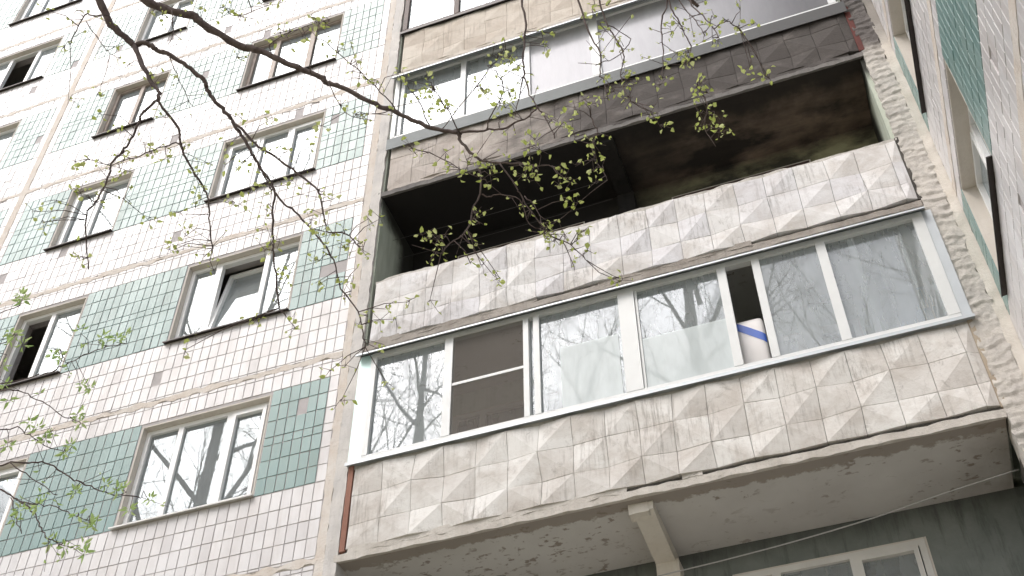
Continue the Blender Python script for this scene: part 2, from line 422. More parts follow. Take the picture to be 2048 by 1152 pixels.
def catmull(pts, sub=4):
    out = []
    n = len(pts)
    for i in range(n - 1):
        p0 = pts[max(i - 1, 0)]; p1 = pts[i]; p2 = pts[i + 1]; p3 = pts[min(i + 2, n - 1)]
        for k in range(sub):
            t = k / sub
            out.append(tuple(0.5 * (2 * p1[j] + (p2[j] - p0[j]) * t + (2 * p0[j] - 5 * p1[j] + 4 * p2[j] - p3[j]) * t * t + (3 * p1[j] - p0[j] - 3 * p2[j] + p3[j]) * t ** 3) for j in range(len(p1))))
    out.append(tuple(pts[-1]))
    return out

def lumpy_sheet(mb, u0, u1, z0, z1, du, dz, mapf, depth=.02, back=.05, scale=6, edge=.012, ridge=None, seed=0.0):
    """a mortar / concrete strip: uneven front, uneven outline, closed sides.  mapf(u, out, z) -> world"""
    nu = max(1, round((u1 - u0) / du)); nz = max(1, round((z1 - z0) / dz))
    base = len(mb.v)
    def pt(i, j):
        u = u0 + (u1 - u0) * i / nu; z = z0 + (z1 - z0) * j / nz
        w = noise.noise(Vector((u * scale + seed, z * scale, seed * 1.7))) + .5 * noise.noise(Vector((u * scale * 2.7, z * scale * 2.7 + seed, 3.1)))
        o = depth * (.5 + .5 * w)
        if ridge: o += ridge(u, z)
        uu, zz = u, z
        if i in (0, nu): uu += edge * noise.noise(Vector((z * 9, i * 3.3 + seed, 1.2))) * 1.4
        if j in (0, nz): zz += edge * noise.noise(Vector((u * 7, j * 2.1 + seed, 5.2))) * 1.4
        return mapf(uu, max(o, .003), zz)
    for j in range(nz + 1):
        for i in range(nu + 1): mb.v.append(pt(i, j))
    W = nu + 1
    for j in range(nz):
        for i in range(nu):
            a = base + j * W + i; mb.f.append((a, a + 1, a + 1 + W, a + W))
    ring = [base + i for i in range(W)] + [base + j * W + nu for j in range(1, nz + 1)] + [base + nz * W + i for i in range(nu - 1, -1, -1)] + [base + j * W for j in range(nz - 1, 0, -1)]
    ring2 = list(range(len(mb.v), len(mb.v) + len(ring))); mb.v += [mb.v[q] for q in ring]; ring = ring2
    bb = len(mb.v)
    per = [(i, 0) for i in range(W)] + [(nu, j) for j in range(1, nz + 1)] + [(i, nz) for i in range(nu - 1, -1, -1)] + [(0, j) for j in range(nz - 1, 0, -1)]
    for (i, j) in per:
        mb.v.append(mapf(u0 + (u1 - u0) * i / nu, -back, z0 + (z1 - z0) * j / nz))
    L = len(ring)
    for k in range(L):
        mb.f.append((ring[k], bb + k, bb + (k + 1) % L, ring[(k + 1) % L]))
    return mb
FAC = lambda u, o, z: (u, -o, z)                # on the main facade, facing -Y
WX = 7.68
WING = lambda u, o, z: (WX - o, -u, z)          # on the wing, facing -X

FL = 2.8
GREEN_ROWS = [0.0, .225, .455, .67, .785, 1.02, 1.255, 1.485]
KMIN, KMAX = -3, 5
GROUND = -9.3

# ------------------------------------------------------------------ ground
g = MB().quad((-900, -900, GROUND), (900, -900, GROUND), (900, 900, GROUND), (-900, 900, GROUND)).build('ground', M['ground'])
g['kind'] = 'structure'; g['label'] = 'bare spring yard ground'

# ------------------------------------------------------------------ tiles
def tile_mesh(w_, h, seed):
    r = random.Random(seed)
    e = .0022; d = .016
    f = [(-w_ / 2 + e, 0, -h / 2 + e), (w_ / 2 - e, 0, -h / 2 + e), (w_ / 2 - e, 0, h / 2 - e), (-w_ / 2 + e, 0, h / 2 - e)]
    b = [(-w_ / 2, .003, -h / 2), (w_ / 2, .003, -h / 2), (w_ / 2, .003, h / 2), (-w_ / 2, .003, h / 2)]
    k = [(x, d, z) for x, y, z in b]
    fs = [(0, 1, 2, 3)]
    for i in range(4):
        j = (i + 1) % 4
        fs.append((4 + i, 4 + j, j, i)); fs.append((8 + i, 8 + j, 4 + j, 4 + i))
    return f + b + k, fs
class TileSet:
    """collects tiles of one wall; the largest in view become objects, the rest one joined part"""
    def __init__(s, base, mapf, rotz): s.t = {'white_tile': [], 'green_tile': []}; s.mapf = mapf; s.rotz = rotz
    def add(s, kind, u0, u1, z0, z1, gap=.0075):
        gz = max(gap, .0085); s.t[kind].append((u0 + gap / 2, u1 - gap / 2, z0 + gz / 2, z1 - gz / 2))
    def finish(s, root, cap=300):
        cache = {}
        for kind, L in s.t.items():
            if not L: continue
            sc = []
            for (a, b, c, d) in L:
                sc.append(shown_area([s.mapf(a, 0, c), s.mapf(b, 0, c), s.mapf(b, 0, d), s.mapf(a, 0, d)]))
            order = sorted(range(len(L)), key=lambda i: -sc[i])
            single = set(i for i in order[:cap] if sc[i] > 60)
            mb = MB()
            for i, (a, b, c, d) in enumerate(L):
                w_, h = round(b - a, 3), round(d - c, 3)
                if (w_, h) not in cache: cache[(w_, h)] = tile_mesh(w_, h, 1)
                vs, fs = cache[(w_, h)]
                loc = Vector(s.mapf((a + b) / 2, RND.uniform(-.001, .002), (c + d) / 2))
                rot = Euler((RND.gauss(0, .006), RND.gauss(0, .004), s.rotz + RND.gauss(0, .006)))
                if i in single:
                    key = (kind, w_, h)
                    if key not in cache:
                        me = bpy.data.meshes.new(kind); me.from_pydata(vs, [], fs); me.update(); me.materials.append(M[kind]); cache[key] = me
                    o = bpy.data.objects.new(kind, cache[key]); COL.objects.link(o)
                    o.location = loc; o.rotation_euler = rot
                    attach(o, root)
                else:
                    m = Matrix.Translation(loc) @ rot.to_matrix().to_4x4(); base = len(mb.v)
                    mb.v += [tuple(m @ Vector(v)) for v in vs]
                    mb.f += [tuple(base + q for q in f) for f in fs]
            if mb.v:
                o = mb.build(kind + '_field', M[kind], root); o['kind'] = 'stuff'

def wall_with_holes(mb, u0, u1, z0, z1, holes, boxf):
    """solid wall from boxes round rectangular holes"""
    us = sorted({u0, u1, *[h[0] for h in holes], *[h[1] for h in holes]})
    us = [u for u in us if u0 <= u <= u1]
    for a, b in zip(us[:-1], us[1:]):
        hs_ = sorted([(h[2], h[3]) for h in holes if h[0] <= a + 1e-6 and h[1] >= b - 1e-6])
        z = z0
        for (c, d) in hs_:
            if c > z: boxf(mb, a, b, z, c)
            z = max(z, d)
        if z < z1: boxf(mb, a, b, z, z1)

# ------------------------------------------------------------------ windows
def window(root, mapf, u0, u1, z0, h, spec, frame='pvc', sill='white_sill', depth=.085, fw=.055, reveal=True, sill_out=.055, name='window', glassm='glass'):
    """mapf(u, out, z).  spec: list of (u_left, u_right, mode) panes measured in u; frame mesh is the window part"""
    def bx(mb, a, b, o0, o1, c, d):
        # box between outs o0 (inner, smaller) and o1 (outer)
        p = [mapf(a, o0, c), mapf(b, o1, d)]
        xs = sorted((p[0][0], p[1][0])); ys = sorted((p[0][1], p[1][1]))
        mb.box(xs[0], xs[1], ys[0], ys[1], c, d)
    z1 = z0 + h
    t = .02
    fr = MB()
    yo, yi = -depth, -depth - .07
    a, b = u0 + t, u1 - t; c, d = z0 + t, z1 - t
    bx(fr, a, a + fw, yi, yo, c, d); bx(fr, b - fw, b, yi, yo, c, d)
    bx(fr, a + fw, b - fw, yi, yo, c, c + fw); bx(fr, a + fw, b - fw, yi, yo, d - fw, d)
    inner = sorted(spec)
    for (l0, l1, m), (r0, r1, m2) in zip(inner[:-1], inner[1:]):
        bx(fr, l1, r0, yi, yo, c + fw, d - fw)
    win = fr.build(name, M[frame], root)
    if reveal:
        rv = MB()
        bx(rv, u0, u0 + t - .002, yi, -.004, z0, z1); bx(rv, u1 - t + .002, u1, yi, -.004, z0, z1)
        bx(rv, u0 + t, u1 - t, yi, -.004, z1 - t + .002, z1)
        bx(rv, u0 + t, u1 - t, yi, -.004, z0, z0 + t - .004)
        rv.build('reveal', M['reveal'], win)
    if sill:
        sl = MB()
        q = [mapf(u0 - .03, yo, z0), mapf(u1 + .02, sill_out, z0)]
        xs = sorted((q[0][0], q[1][0])); ys = sorted((q[0][1], q[1][1]))
        A = mapf(u0 - .03, yo, z0 + .035); B = mapf(u1 + .02, yo, z0 + .035)
        C = mapf(u1 + .02, sill_out, z0 + .004); D = mapf(u0 - .03, sill_out, z0 + .004)
        lo = lambda P, k: (P[0], P[1], P[2] - k)
        sl.quad(D, C, B, A); sl.quad(lo(A, .012), lo(B, .012), lo(C, .012), lo(D, .012))
        sl.quad(lo(D, .02), lo(C, .02), C, D)
        E_ = mapf(u1 + .02, sill_out - .006, z0 - .016); F_ = mapf(u0 - .03, sill_out - .006, z0 - .016)
        sl.quad(E_, F_, lo(D, .012), lo(C, .012))
        sl.quad(lo(D, .012), D, A, lo(A, .012)); sl.quad(C, lo(C, .012), lo(B, .012), B)
        sl.build('sill', M[sill], win)
    for (l, r, mode) in inner:
        if mode in ('fixed', 'sash', 'tilt', 'shade'):
            s = .045 if mode in ('sash', 'tilt') else 0
            lo_, hi = c + fw, d - fw
            pm = MB(); pl = -depth - .035
            if s:
                sm = MB()
                for (p0, p1, q0, q1) in ((l, l + s, lo_, hi), (r - s, r, lo_, hi), (l + s, r - s, lo_, lo_ + s), (l + s, r - s, hi - s, hi)):
                    bx(sm, p0, p1, -depth - .05, -depth + .014, q0, q1)
                so = sm.build('sash', M[frame], win)
            pm.quad(mapf(l + s, pl, lo_ + s), mapf(r - s, pl, lo_ + s), mapf(r - s, pl, hi - s), mapf(l + s, pl, hi - s))
            po = pm.build('pane', M[glassm], win)
            if mode == 'tilt':
                piv = Vector(mapf((l + r) / 2, -depth - .04, lo_)); rm = Matrix.Translation(piv) @ Matrix.Rotation(math.radians(-9), 4, 'X') @ Matrix.Translation(-piv)
                for o in (so, po): o.data.transform(rm)
    return win

# ------------------------------------------------------------------ the main block
bld = thing('apartment_building', 'tall apartment block facade of white and green tiles with rows of windows', 'building', (-3, 0, GROUND))
TOP = KMAX * FL + FL - .2
holes = []
panels = [0.0, -6.3]
wins = []            # (k, u0, u1, column, panel)
for po_ in panels:
    for k in range(KMIN, KMAX + 1):
        wins.append((k, -1.69 + po_, 0.0 + po_, 'A', po_)); wins.append((k, -4.37 + po_, -3.27 + po_, 'B', po_))
holes = [(a, b, k * FL, k * FL + 1.445) for k, a, b, c_, p_ in wins]
mb = MB()
wall_with_holes(mb, -12.0, 1.095, GROUND, TOP, holes, lambda m, a, b, c, d: m.box(a, b, .007, .30, c, d))
mb.build('wall', M['grout'], bld)
ts = TileSet(None, FAC, 0.0)
for po_ in panels:
    L, R_ = -5.33 + po_, .85 + po_
    nc = 50; pw = (R_ - L) / nc
    for k in range(KMIN, KMAX + 1):
        z = k * FL
        rows = [(1.485, 1.715), (1.715, 1.775), (1.84, 1.875), (1.875, 2.10), (2.10, 2.325), (2.325, 2.55), (2.55, 2.79)]
        for (c, d) in rows:
            for i in range(nc):
                if RND.random() < (.5 * max(0, noise.noise(Vector((i * .21 + po_, k * 3.7 + c, .5))) - .1) + .02 if 1.7 < c < 1.87 else .008): continue
                cc, dd = c, d
                a, b = L + i * pw, L + (i + 1) * pw
                ts.add('white_tile', a, b, z + cc, z + dd)
        for (gx0, gx1, n) in ((po_ + 0.012, po_ + .73, 6), (po_ - 3.255, po_ - 1.705, 13), (po_ - 5.21, po_ - 4.385, 7)):
            for (c, d) in zip(GREEN_ROWS[:-1], GREEN_ROWS[1:]):
                for i in range(n):
                    a = gx0 + (gx1 - gx0) * i / n; b = gx0 + (gx1 - gx0) * (i + 1) / n
                    if RND.random() < .002: continue
                    ts.add('green_tile', a, b, z + c, z + d, RND.choice([.007, .009, .012]))
        for (c, d) in zip(GREEN_ROWS[:-1], GREEN_ROWS[1:]):
            ts.add('white_tile', po_ + .735, po_ + .85, z + c, z + d)
            ts.add('white_tile', po_ - 5.33, po_ - 5.215, z + c, z + d)
ts.finish(bld)
# mortar seams between the panels
for po_ in panels:
    for k in range(KMIN, KMAX + 1):
        lumpy_sheet(MB_ := MB(), -5.345 + po_, .86 + po_, k * FL + 1.77, k * FL + 1.845, .045, .02, FAC, .009, .02, 6, .035, seed=k * 3.1 + po_).build('seam', M['seam'], bld, True)
    lumpy_sheet(MB_ := MB(), .855 + po_, .955 + po_, GROUND, TOP, .03, .07, FAC, .010, .02, 7, .016, seed=8.2 + po_).build('seam', M['seam'], bld, True)
    lumpy_sheet(MB_ := MB(), -5.45 + po_, -5.335 + po_, GROUND, TOP, .03, .07, FAC, .010, .02, 7, .016, seed=5.2 + po_).build('seam', M['seam'], bld, True)
lumpy_sheet(MB_ := MB(), .957, 1.10, GROUND, TOP, .035, .05, FAC, .02, .3, 5, .010, seed=2.2).build('pier', M['pier'], bld, True)
# inside of the rooms, roof and ends
mb = MB()
for k in range(KMIN, KMAX + 2):
    mb.box(-12, 1.0, .32, 5.0, k * FL - .98 - .07, k * FL - .98 + .07)
mb.build('floor_slab', M['inside'], bld)
mb = MB(); mb.box(-12.2, 13.0, 5.0, 5.2, GROUND, TOP + .1)
for u in (-12.15, -9.3, -5.4, -2.5, 1.06): mb.box(u - .06, u + .04, .31, 4.99, GROUND, TOP)
mb.build('inner_wall', M['inside'], bld)
MB().box(-12.3, 13.1, .0 + .35, 5.3, TOP + .1, TOP + .35).build('roof', M['roofing'], bld)

# column A three-pane, column B two-pane, each its own look
def spec_A(p, modes, x=(-1.605, -1.235, -1.165, -.575, -.505, -.085)):
    return [(x[0] + p, x[1] + p, modes[0]), (x[2] + p, x[3] + p, modes[1]), (x[4] + p, x[5] + p, modes[2])]
def spec_B(p, modes):
    return [(-4.285 + p, -3.87 + p, modes[0]), (-3.80 + p, -3.355 + p, modes[1])]
A_MODE = {0: ('fixed', 'fixed', 'sash'), 1: ('fixed', 'tilt', 'fixed'), 2: ('sash', 'fixed', 'sash'), 3: ('fixed', 'fixed', 'fixed'), 4: ('fixed', 'none', 'fixed'), 5: ('sash', 'fixed', 'sash')}
A_X = {0: (-1.605, -1.235, -1.165, -.595, -.52, -.085), 1: (-1.605, -1.29, -1.20, -.55, -.48, -.085), 2: (-1.605, -1.10, -1.04, -.63, -.56, -.085), 3: (-1.605, -1.27, -1.19, -.62, -.53, -.085)}
B_MODE = {1: ('none', 'fixed'), 2: ('sash', 'fixed'), 0: ('fixed', 'sash'), 3: ('fixed', 'fixed'), 4: ('fixed', 'sash'), 5: ('fixed', 'fixed')}
for (k, a, b, cc, p) in wins:
    fr = 'pvc'; sl = 'white_sill' if k <= 0 else 'dark_sill'
    if cc == 'A':
        if k == 3 and p == 0: fr = 'brown_wood'
        if k == 1: sl = 'dark_sill'
        sp = spec_A(p, A_MODE.get(k, ('fixed', 'fixed', 'sash')), A_X.get(k, A_X[0]))
    else:
        if k == 3: fr = 'brown_wood'
        sp = spec_B(p, B_MODE.get(k, ('fixed', 'sash')))
    wo_ = window(bld, FAC, a, b, k * FL, 1.445, sp, fr, sl)
    if p == 0 and cc == 'A' and k == 1: wo_['label'] = 'white window with its middle sash tilted open'
    if p == 0 and cc == 'B' and k == 1: wo_['label'] = 'white window with its left sash open on a dark room'
    if fr == 'brown_wood': wo_['label'] = 'old window with brown wooden frame'

# recess under the lowest balcony, at the back of the loggias
def loggia_window(root, x0, x1, k, frame='cream_frame', glassm='balcony_glass'):
    z1 = k * FL + 1.43; z0 = z1 - 1.40
    W_ = x1 - x0
    mp = lambda u, o, z: (u, 1.05 - o, z)
    sp = [(x0 + .09, x0 + .36, 'fixed'), (x0 + .44, x0 + 1.07, 'fixed'), (x0 + 1.13, x1 - .09, 'sash')]
    return window(root, mp, x0, x1, z0, z1 - z0, sp, frame, None, .0, .06, glassm=glassm)
LX0, LX1 = 1.10, 7.33
def back_wall(root, k, mat, zlo=None, frame='cream_frame'):
    hl = [(1.77, 3.54, k * FL + .03, k * FL + 1.43), (4.70, 6.47, k * FL + .03, k * FL + 1.43)]
    m = MB(); wall_with_holes(m, LX0 - .05, LX1 + .35, (k * FL - .95) if zlo is None else zlo, k * FL + 1.745, hl, lambda q, a, b, c, d: q.box(a, b, 1.052, 1.25, c, d))
    o = m.build('back_wall', mat, root)
    for h in hl: loggia_window(root, h[0], h[1], k, frame)
    return o
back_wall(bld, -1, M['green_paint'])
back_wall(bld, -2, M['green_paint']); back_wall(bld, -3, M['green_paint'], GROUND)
MB().box(4.03, 4.25, .86, 1.051, GROUND, -1.20).build('pilaster', M['cream_plaster'], bld)
for k in (-2, -3):
    MB().box(LX0, LX1, .03, 1.05, k * FL + 1.74, k * FL + 1.85).build('floor_slab', M['slab_edge'], bld)
mb = MB()
for k in range(KMIN, KMAX + 2): mb.box(1.12, 12.8, 1.26, 4.99, k * FL - 1.05, k * FL - .91)
mb.build('floor_slab', M['inside'], bld)

# ------------------------------------------------------------------ balconies
PIT = .335
XS = [7.21 - PIT * i for i in range(18, -1, -1)] + [7.325]     # tile columns
ZS = [-.938, -.655, -.305, .05]
def facet_tile(flip, cs, bk=.05):
    """square concrete tile folded along one diagonal: two opposite corners stand out.  cs: four corners (x, out, z), BL BR TR TL"""
    cx = sum(c[0] for c in cs) / 4; cz = sum(c[2] for c in cs) / 4
    g_ = .0022
    fr = [(x + (g_ if x < cx else -g_) - cx, -o, z + (g_ if z < cz else -g_) - cz) for x, o, z in cs]
    v = fr + [(x, bk, z) for x, o, z in fr]
    f = [(0, 1, 2), (0, 2, 3)] if not flip else [(0, 1, 3), (1, 2, 3)]
    f += [(4, 5, 1, 0), (5, 6, 2, 1), (6, 7, 3, 2), (7, 4, 0, 3)]
    return v, f, cx, cz
facet_cache = {}
def balcony(k, label, pmat, soffit, sides, backm, wallframe='cream_frame', tile_d=.037, sidebeam='pale_side'):
    z = k * FL
    r = thing('balcony', label, 'balcony', (4.2, .5, z - 1.06), 'balconies stacked above one another')
    # slab: underside plate plus chipped front edge
    MB().box(LX0, LX1, .03, 1.05, z - 1.058, z - .955).build('slab', M[soffit], r)
    lumpy_sheet(MB(), LX0 - .03, LX1 + .02, z - 1.062, z - .978, .05, .028, FAC, .014, .027, 6, .014, seed=k + .4).build('slab_edge', M['coping2'] if k == 2 else M['slab_dirty'] if k == 1 else M['slab_edge'], r, True)
    # mortar that still fills the joint above the slab on the left, and a few lumps further right
    for (a, b) in (((1.19, 4.0), (4.55, 4.72)) if k == 0 else ((1.19, 3.2), (3.9, 5.6)) if k == 1 else ((1.19, 7.2),)):
        lumpy_sheet(MB(), a, b, z - .986, z - .922, .05, .02, FAC, .016, .02, 6, .022, seed=k + a).build('joint_mortar', M['slab_edge'] if k < 1 else M['slab_dirty'] if k == 1 else M[pmat], r, True)
    core = MB().box(LX0 + .07, LX1 - .02, .045, .13, z - .972, z + .045)
    core.box(LX0 + .05, LX1, .012, .12, z - .968, z - .948)
    p = core.build('parapet', M['gap'], r)
    node = {}
    for i in range(len(XS)):
        for j in range(4):
            hi = (i + j) % 2 == 0
            e = .25 if i in (0, len(XS) - 1) else 1
            o = (tile_d * RND.uniform(.6, 1.15) if hi else RND.uniform(-.003, .005)) * e
            node[i, j] = (XS[i] + RND.gauss(0, .006) * (0 < i < len(XS) - 1), o, z + ZS[j] + RND.gauss(0, .006) * (0 < j < 3))
    for i in range(len(XS) - 1):
        for j in range(3):
            flip = (i + j) % 2 == 1
            v, f, cx, cz = facet_tile(flip, [(q[0], q[1] + RND.uniform(-.002, .003), q[2]) for q in (node[i, j], node[i + 1, j], node[i + 1, j + 1], node[i, j + 1])])
            me = bpy.data.meshes.new('facet_tile'); me.from_pydata(v, [], f); me.update(); me.materials.append(M[pmat])
            o = bpy.data.objects.new('facet_tile', me); COL.objects.link(o)
            o.location = (cx, 0, cz)
            attach(o, p)
    lumpy_sheet(MB(), LX0 + .06, LX1 - .01, z + .052, z + .106, .05, .027, lambda u, o, zz: (u, .02 - o, zz), .03, .13, 5, .012, seed=k + 7.7).build('coping', M['coping'] if k != 2 else M['coping2'], r, True)
    # sides, back, middle beam
    MB().box(LX0 - .05, LX0 + .02, .035, 1.05, z - .95, z + 1.73).build('side_wall', M[sides], r)
    MB().box(LX1 - .03, LX1 + .04, .035, 1.05, z - .95, z + 1.73).build('side_wall', M[sides], r)
    back_wall(r, k, M[backm], None, wallframe)
    return r
M['coping2'] = concrete('smoked concrete edge', (.17, .16, .155), (.24, .225, .215), (.05, .045, .045), .4, .6, bump=.8)

def beam(root, z, mat, x0=4.03, x1=4.22):
    """bracket beam under a slab: shallow at the front, deep at the wall, and the pilaster it lands on"""
    m = MB(); i = 0
    pr = [(.10, 0), (.10, -.085), (.20, -.115), (.86, -.16), (1.05, -.16), (1.05, 0)]
    n = len(pr)
    m.v = [(x0, y, z + q) for y, q in pr] + [(x1, y, z + q) for y, q in pr]
    m.f = [tuple(range(n - 1, -1, -1)), tuple(range(n, 2 * n))] + [(a, (a + 1) % n, n + (a + 1) % n, n + a) for a in range(n)]
    return m.build('beam', mat, root)

b0 = balcony(0, 'lowest balcony with white sliding glazing, cracked faceted parapet and peeling soffit', 'parapet0', 'soffit', 'pale_side', 'pale_side')
b1 = balcony(1, 'open burnt-out balcony with black sooty interior above a washed faceted parapet', 'parapet1', 'soffit', 'sooty_side', 'soot_wall', 'dark_wood')
b2 = balcony(2, 'smoke-stained balcony with lavender glass panes directly above the burnt balcony', 'parapet2', 'soot_ceiling', 'pale_side', 'pale_side', tile_d=.028)
b3 = balcony(3, 'tan topmost balcony with dark brown wooden window frames', 'parapet3', 'soffit', 'pale_side', 'pale_side', tile_d=.022)
MB().box(LX0, LX1, .0, 1.05, 3 * FL + 1.742, 3 * FL + 1.84).build('ceiling', M['soffit'], b3)
beam(b0, -1.06, M['cream_plaster']); lumpy_sheet(MB(), 3.985, 4.175, -1.165, -1.062, .03, .03, lambda u, o, zz: (u, .10 - o, zz), .015, .12, 9, .012, seed=3.3).build('bracket', M['cream_plaster'], b0, True); beam(b1, FL - 1.06, M['pale_side']); beam(b2, 2 * FL - 1.06, M['soot_beam']); beam(b3, 3 * FL - 1.06, M['pale_side'])
MB().box(4.03, 4.25, .90, 1.05, FL - .95, FL + 1.57).build('pilaster', M['soot_beam'], b1)
for k, bb in ((0, b0), (2, b2)): MB().box(4.03, 4.25, .90, 1.05, k * FL - .95, k * FL + 1.57).build('pilaster', M['pale_side'], bb)
# gap strips at the parapet ends
MB().box(1.112, 1.168, -.012, .03, -.955, .10).build('gap_strip', M['red_board'], b0)
MB().box(7.325, 7.375, -.006, .03, -.955, .10).build('gap_strip', M['tan_board'], b0)
MB().box(7.325, 7.365, -.006, .03, FL - .955, FL + .10).build('gap_strip', M['gap'], b1)
MB().box(7.325, 7.39, -.012, .03, 2 * FL - .955, 2 * FL + .10).build('gap_strip', M['dark_red'], b2)

def glazing(root, k, posts, panes, rail, head_z, bot_z=.108, alu='white_alu', x0=1.25, x1=7.30, gm='balcony_glass', head=True):
    z = k * FL
    y0, y1 = -.035, .035
    m = MB()
    m.box(x0, x1, y0, y1, z + bot_z, z + bot_z + .065); m.box(x0, x1, y0, y1, z + head_z - .07, z + head_z)
    for (a, b) in posts: m.box(a, b, y0 - .004, y1, z + bot_z + .065, z + head_z - .07)
    fr = m.build('glazing_frame', M[alu], root)
    for (a, b, mat, yy) in panes:
        MB().quad((a, yy, z + bot_z + .06), (b, yy, z + bot_z + .06), (b, yy, z + head_z - .065), (a, yy, z + head_z - .065)).build('pane', M[mat], fr)
    return fr
P0 = [(1.25, 1.315), (2.14, 2.235), (3.045, 3.105), (3.16, 3.225), (4.11, 4.285), (5.185, 5.275), (5.55, 5.63), (6.215, 6.31), (7.19, 7.30)]
g0 = glazing(b0, 0, P0, [(1.31, 2.145, 'balcony_glass', .005), (2.23, 3.05, 'net', -.022), (3.22, 4.115, 'balcony_glass', .0), (3.10, 3.165, 'balcony_glass', .02),
                        (4.28, 5.19, 'balcony_glass', .0), (5.625, 6.22, 'balcony_glass', -.01), (6.305, 7.195, 'balcony_glass', .012)], None, 1.63)
m = MB(); m.box(2.235, 3.045, -.03, -.014, .85, .885); m.build('net_bar', M['white_alu'], g0)
m = MB(); m.box(6.53, 6.595, .02, .05, .173, 1.56); m.build('sash_stile', M['white_alu'], g0)
m = MB(); m.box(4.075, 4.108, .008, .03, .173, 1.56); m.build('sash_stile', M['white_alu'], g0)
m = MB(); m.box(4.29, 4.315, -.02, .02, .173, 1.56); m.build('sash_stile', M['white_alu'], g0)
m = MB()   # bottom drip rail: white flange over a grey lip
m.box(1.09, 7.40, -.062, .04, .090, .106); m.box(1.09, 7.40, -.066, -.060, .066, .104); m.build('drip_rail', M['bare_metal'], g0)
def head_flash(root, z, x0, x1, mat, out=.12, fz=1.60):
    m = MB()
    f0, f1, b0_, b1_ = z + fz - .024, z + fz, z + 1.69, z + 1.725
    m.quad((x0, -out, f1), (x1, -out, f1), (x1, .02, b1_), (x0, .02, b1_))
    m.quad((x0, -out, f0), (x1, -out, f0), (x1, -out, f1), (x0, -out, f1))
    m.quad((x1, -out + .004, f0), (x0, -out + .004, f0), (x0, .02, b0_), (x1, .02, b0_))
    m.quad((x1, -out, f0), (x1, .02, b0_), (x1, .02, b1_), (x1, -out, f1))
    m.quad((x0, .02, b0_), (x0, -out, f0), (x0, -out, f1), (x0, .02, b1_))
    return m.build('head_flashing', M[mat], root)
head_flash(g0, 0, 1.085, 7.335, 'bare_metal')
MB().box(1.10, 1.248, -.03, .03, .108, 1.63).build('side_flashing', M['cyan_sheet'], g0)
MB().box(7.302, 7.392, -.03, .03, .108, 1.63).build('side_flashing', M['bare_metal'], g0)
P2 = [(1.15, 1.215), (1.25, 1.30), (2.17, 2.245), (3.13, 3.20), (4.08, 4.20), (7.19, 7.28)]
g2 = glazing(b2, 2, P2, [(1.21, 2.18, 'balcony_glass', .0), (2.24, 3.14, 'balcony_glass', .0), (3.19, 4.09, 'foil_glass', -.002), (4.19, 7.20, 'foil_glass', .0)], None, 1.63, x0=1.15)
head_flash(g2, 2 * FL, 1.13, 7.33, 'bare_metal', .17, 1.49)
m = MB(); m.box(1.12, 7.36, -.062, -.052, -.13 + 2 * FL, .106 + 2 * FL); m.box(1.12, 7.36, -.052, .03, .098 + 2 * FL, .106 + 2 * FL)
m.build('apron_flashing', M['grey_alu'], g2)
P3 = [(1.15, 1.22), (2.0, 2.08), (2.95, 3.03), (3.9, 3.98), (4.85, 4.93), (5.8, 5.88), (6.75, 6.83), (7.2, 7.28)]
g3 = glazing(b3, 3, P3, [(a[1] - .005, b[0] + .005, 'glass', 0) for a, b in zip(P3[:-1], P3[1:])], None, 1.63, alu='dark_wood', x0=1.15)
m = MB(); m.box(1.12, 7.36, -.05, .03, .09 + 3 * FL, .106 + 3 * FL); m.box(1.12, 7.36, -.056, -.05, .05 + 3 * FL, .106 + 3 * FL); m.build('drip_rail', M['dark_sill'], g3)

# ------------------------------------------------------------------ the wing on the right
wing = thing('building_wing', 'projecting side wing with narrow tiled wall meeting the balconies at a rough seam', 'building', (10, -2.5, GROUND))
WU1 = 6.12
hl = []
for k in range(KMIN, KMAX + 1):
    hl.append((.34, 1.92, k * FL, k * FL + 1.445)); hl.append((3.9, 5.4, k * FL, k * FL + 1.445))
mb = MB()
wall_with_holes(mb, -.02, WU1, GROUND, TOP, hl, lambda q, a, b, c, d: q.box(WX + .012, WX + .30, -b, -a, c, d))
mb.build('wall', M['grout'], wing)
tw = TileSet(None, WING, -math.pi / 2)
for k in range(KMIN, KMAX + 1):
    z = k * FL
    nc = 52; pw = (WU1 - .02) / nc
    for (c, d) in [(1.485, 1.715), (1.875, 2.10), (2.10, 2.325), (2.325, 2.55), (2.55, 2.79)]:
        for i in range(nc):
            if RND.random() < .012: continue
            tw.add('white_tile', .02 + i * pw, .02 + (i + 1) * pw, z + c, z + d, .004)
    for (gx0, gx1, n) in ((.03, .325, 2), (1.935, 3.88, 16), (5.41, 5.98, 5)):
        for (c, d) in zip(GREEN_ROWS[:-1], GREEN_ROWS[1:]):
            for i in range(n):
                tw.add('green_tile', gx0 + (gx1 - gx0) * i / n, gx0 + (gx1 - gx0) * (i + 1) / n, z + c, z + d, RND.choice([.007, .009, .012]))
tw.finish(wing)
for k in range(KMIN, KMAX + 1):
    lumpy_sheet(MB(), .015, WU1 - .01, k * FL + 1.715, k * FL + 1.872, .06, .03, WING, .010, .02, 7, .02, seed=k * 2.3 + 40).build('seam', M['seam'], wing, True)
    for (a, b) in ((.34, 1.92), (3.9, 5.4)):
        q = (a + b) / 2
        window(wing, WING, a, b, k * FL, 1.445, [(a + .085, q - .04, 'sash'), (q + .04, b - .085, 'fixed')], 'pvc', 'dark_sill', .14, sill_out=.05)
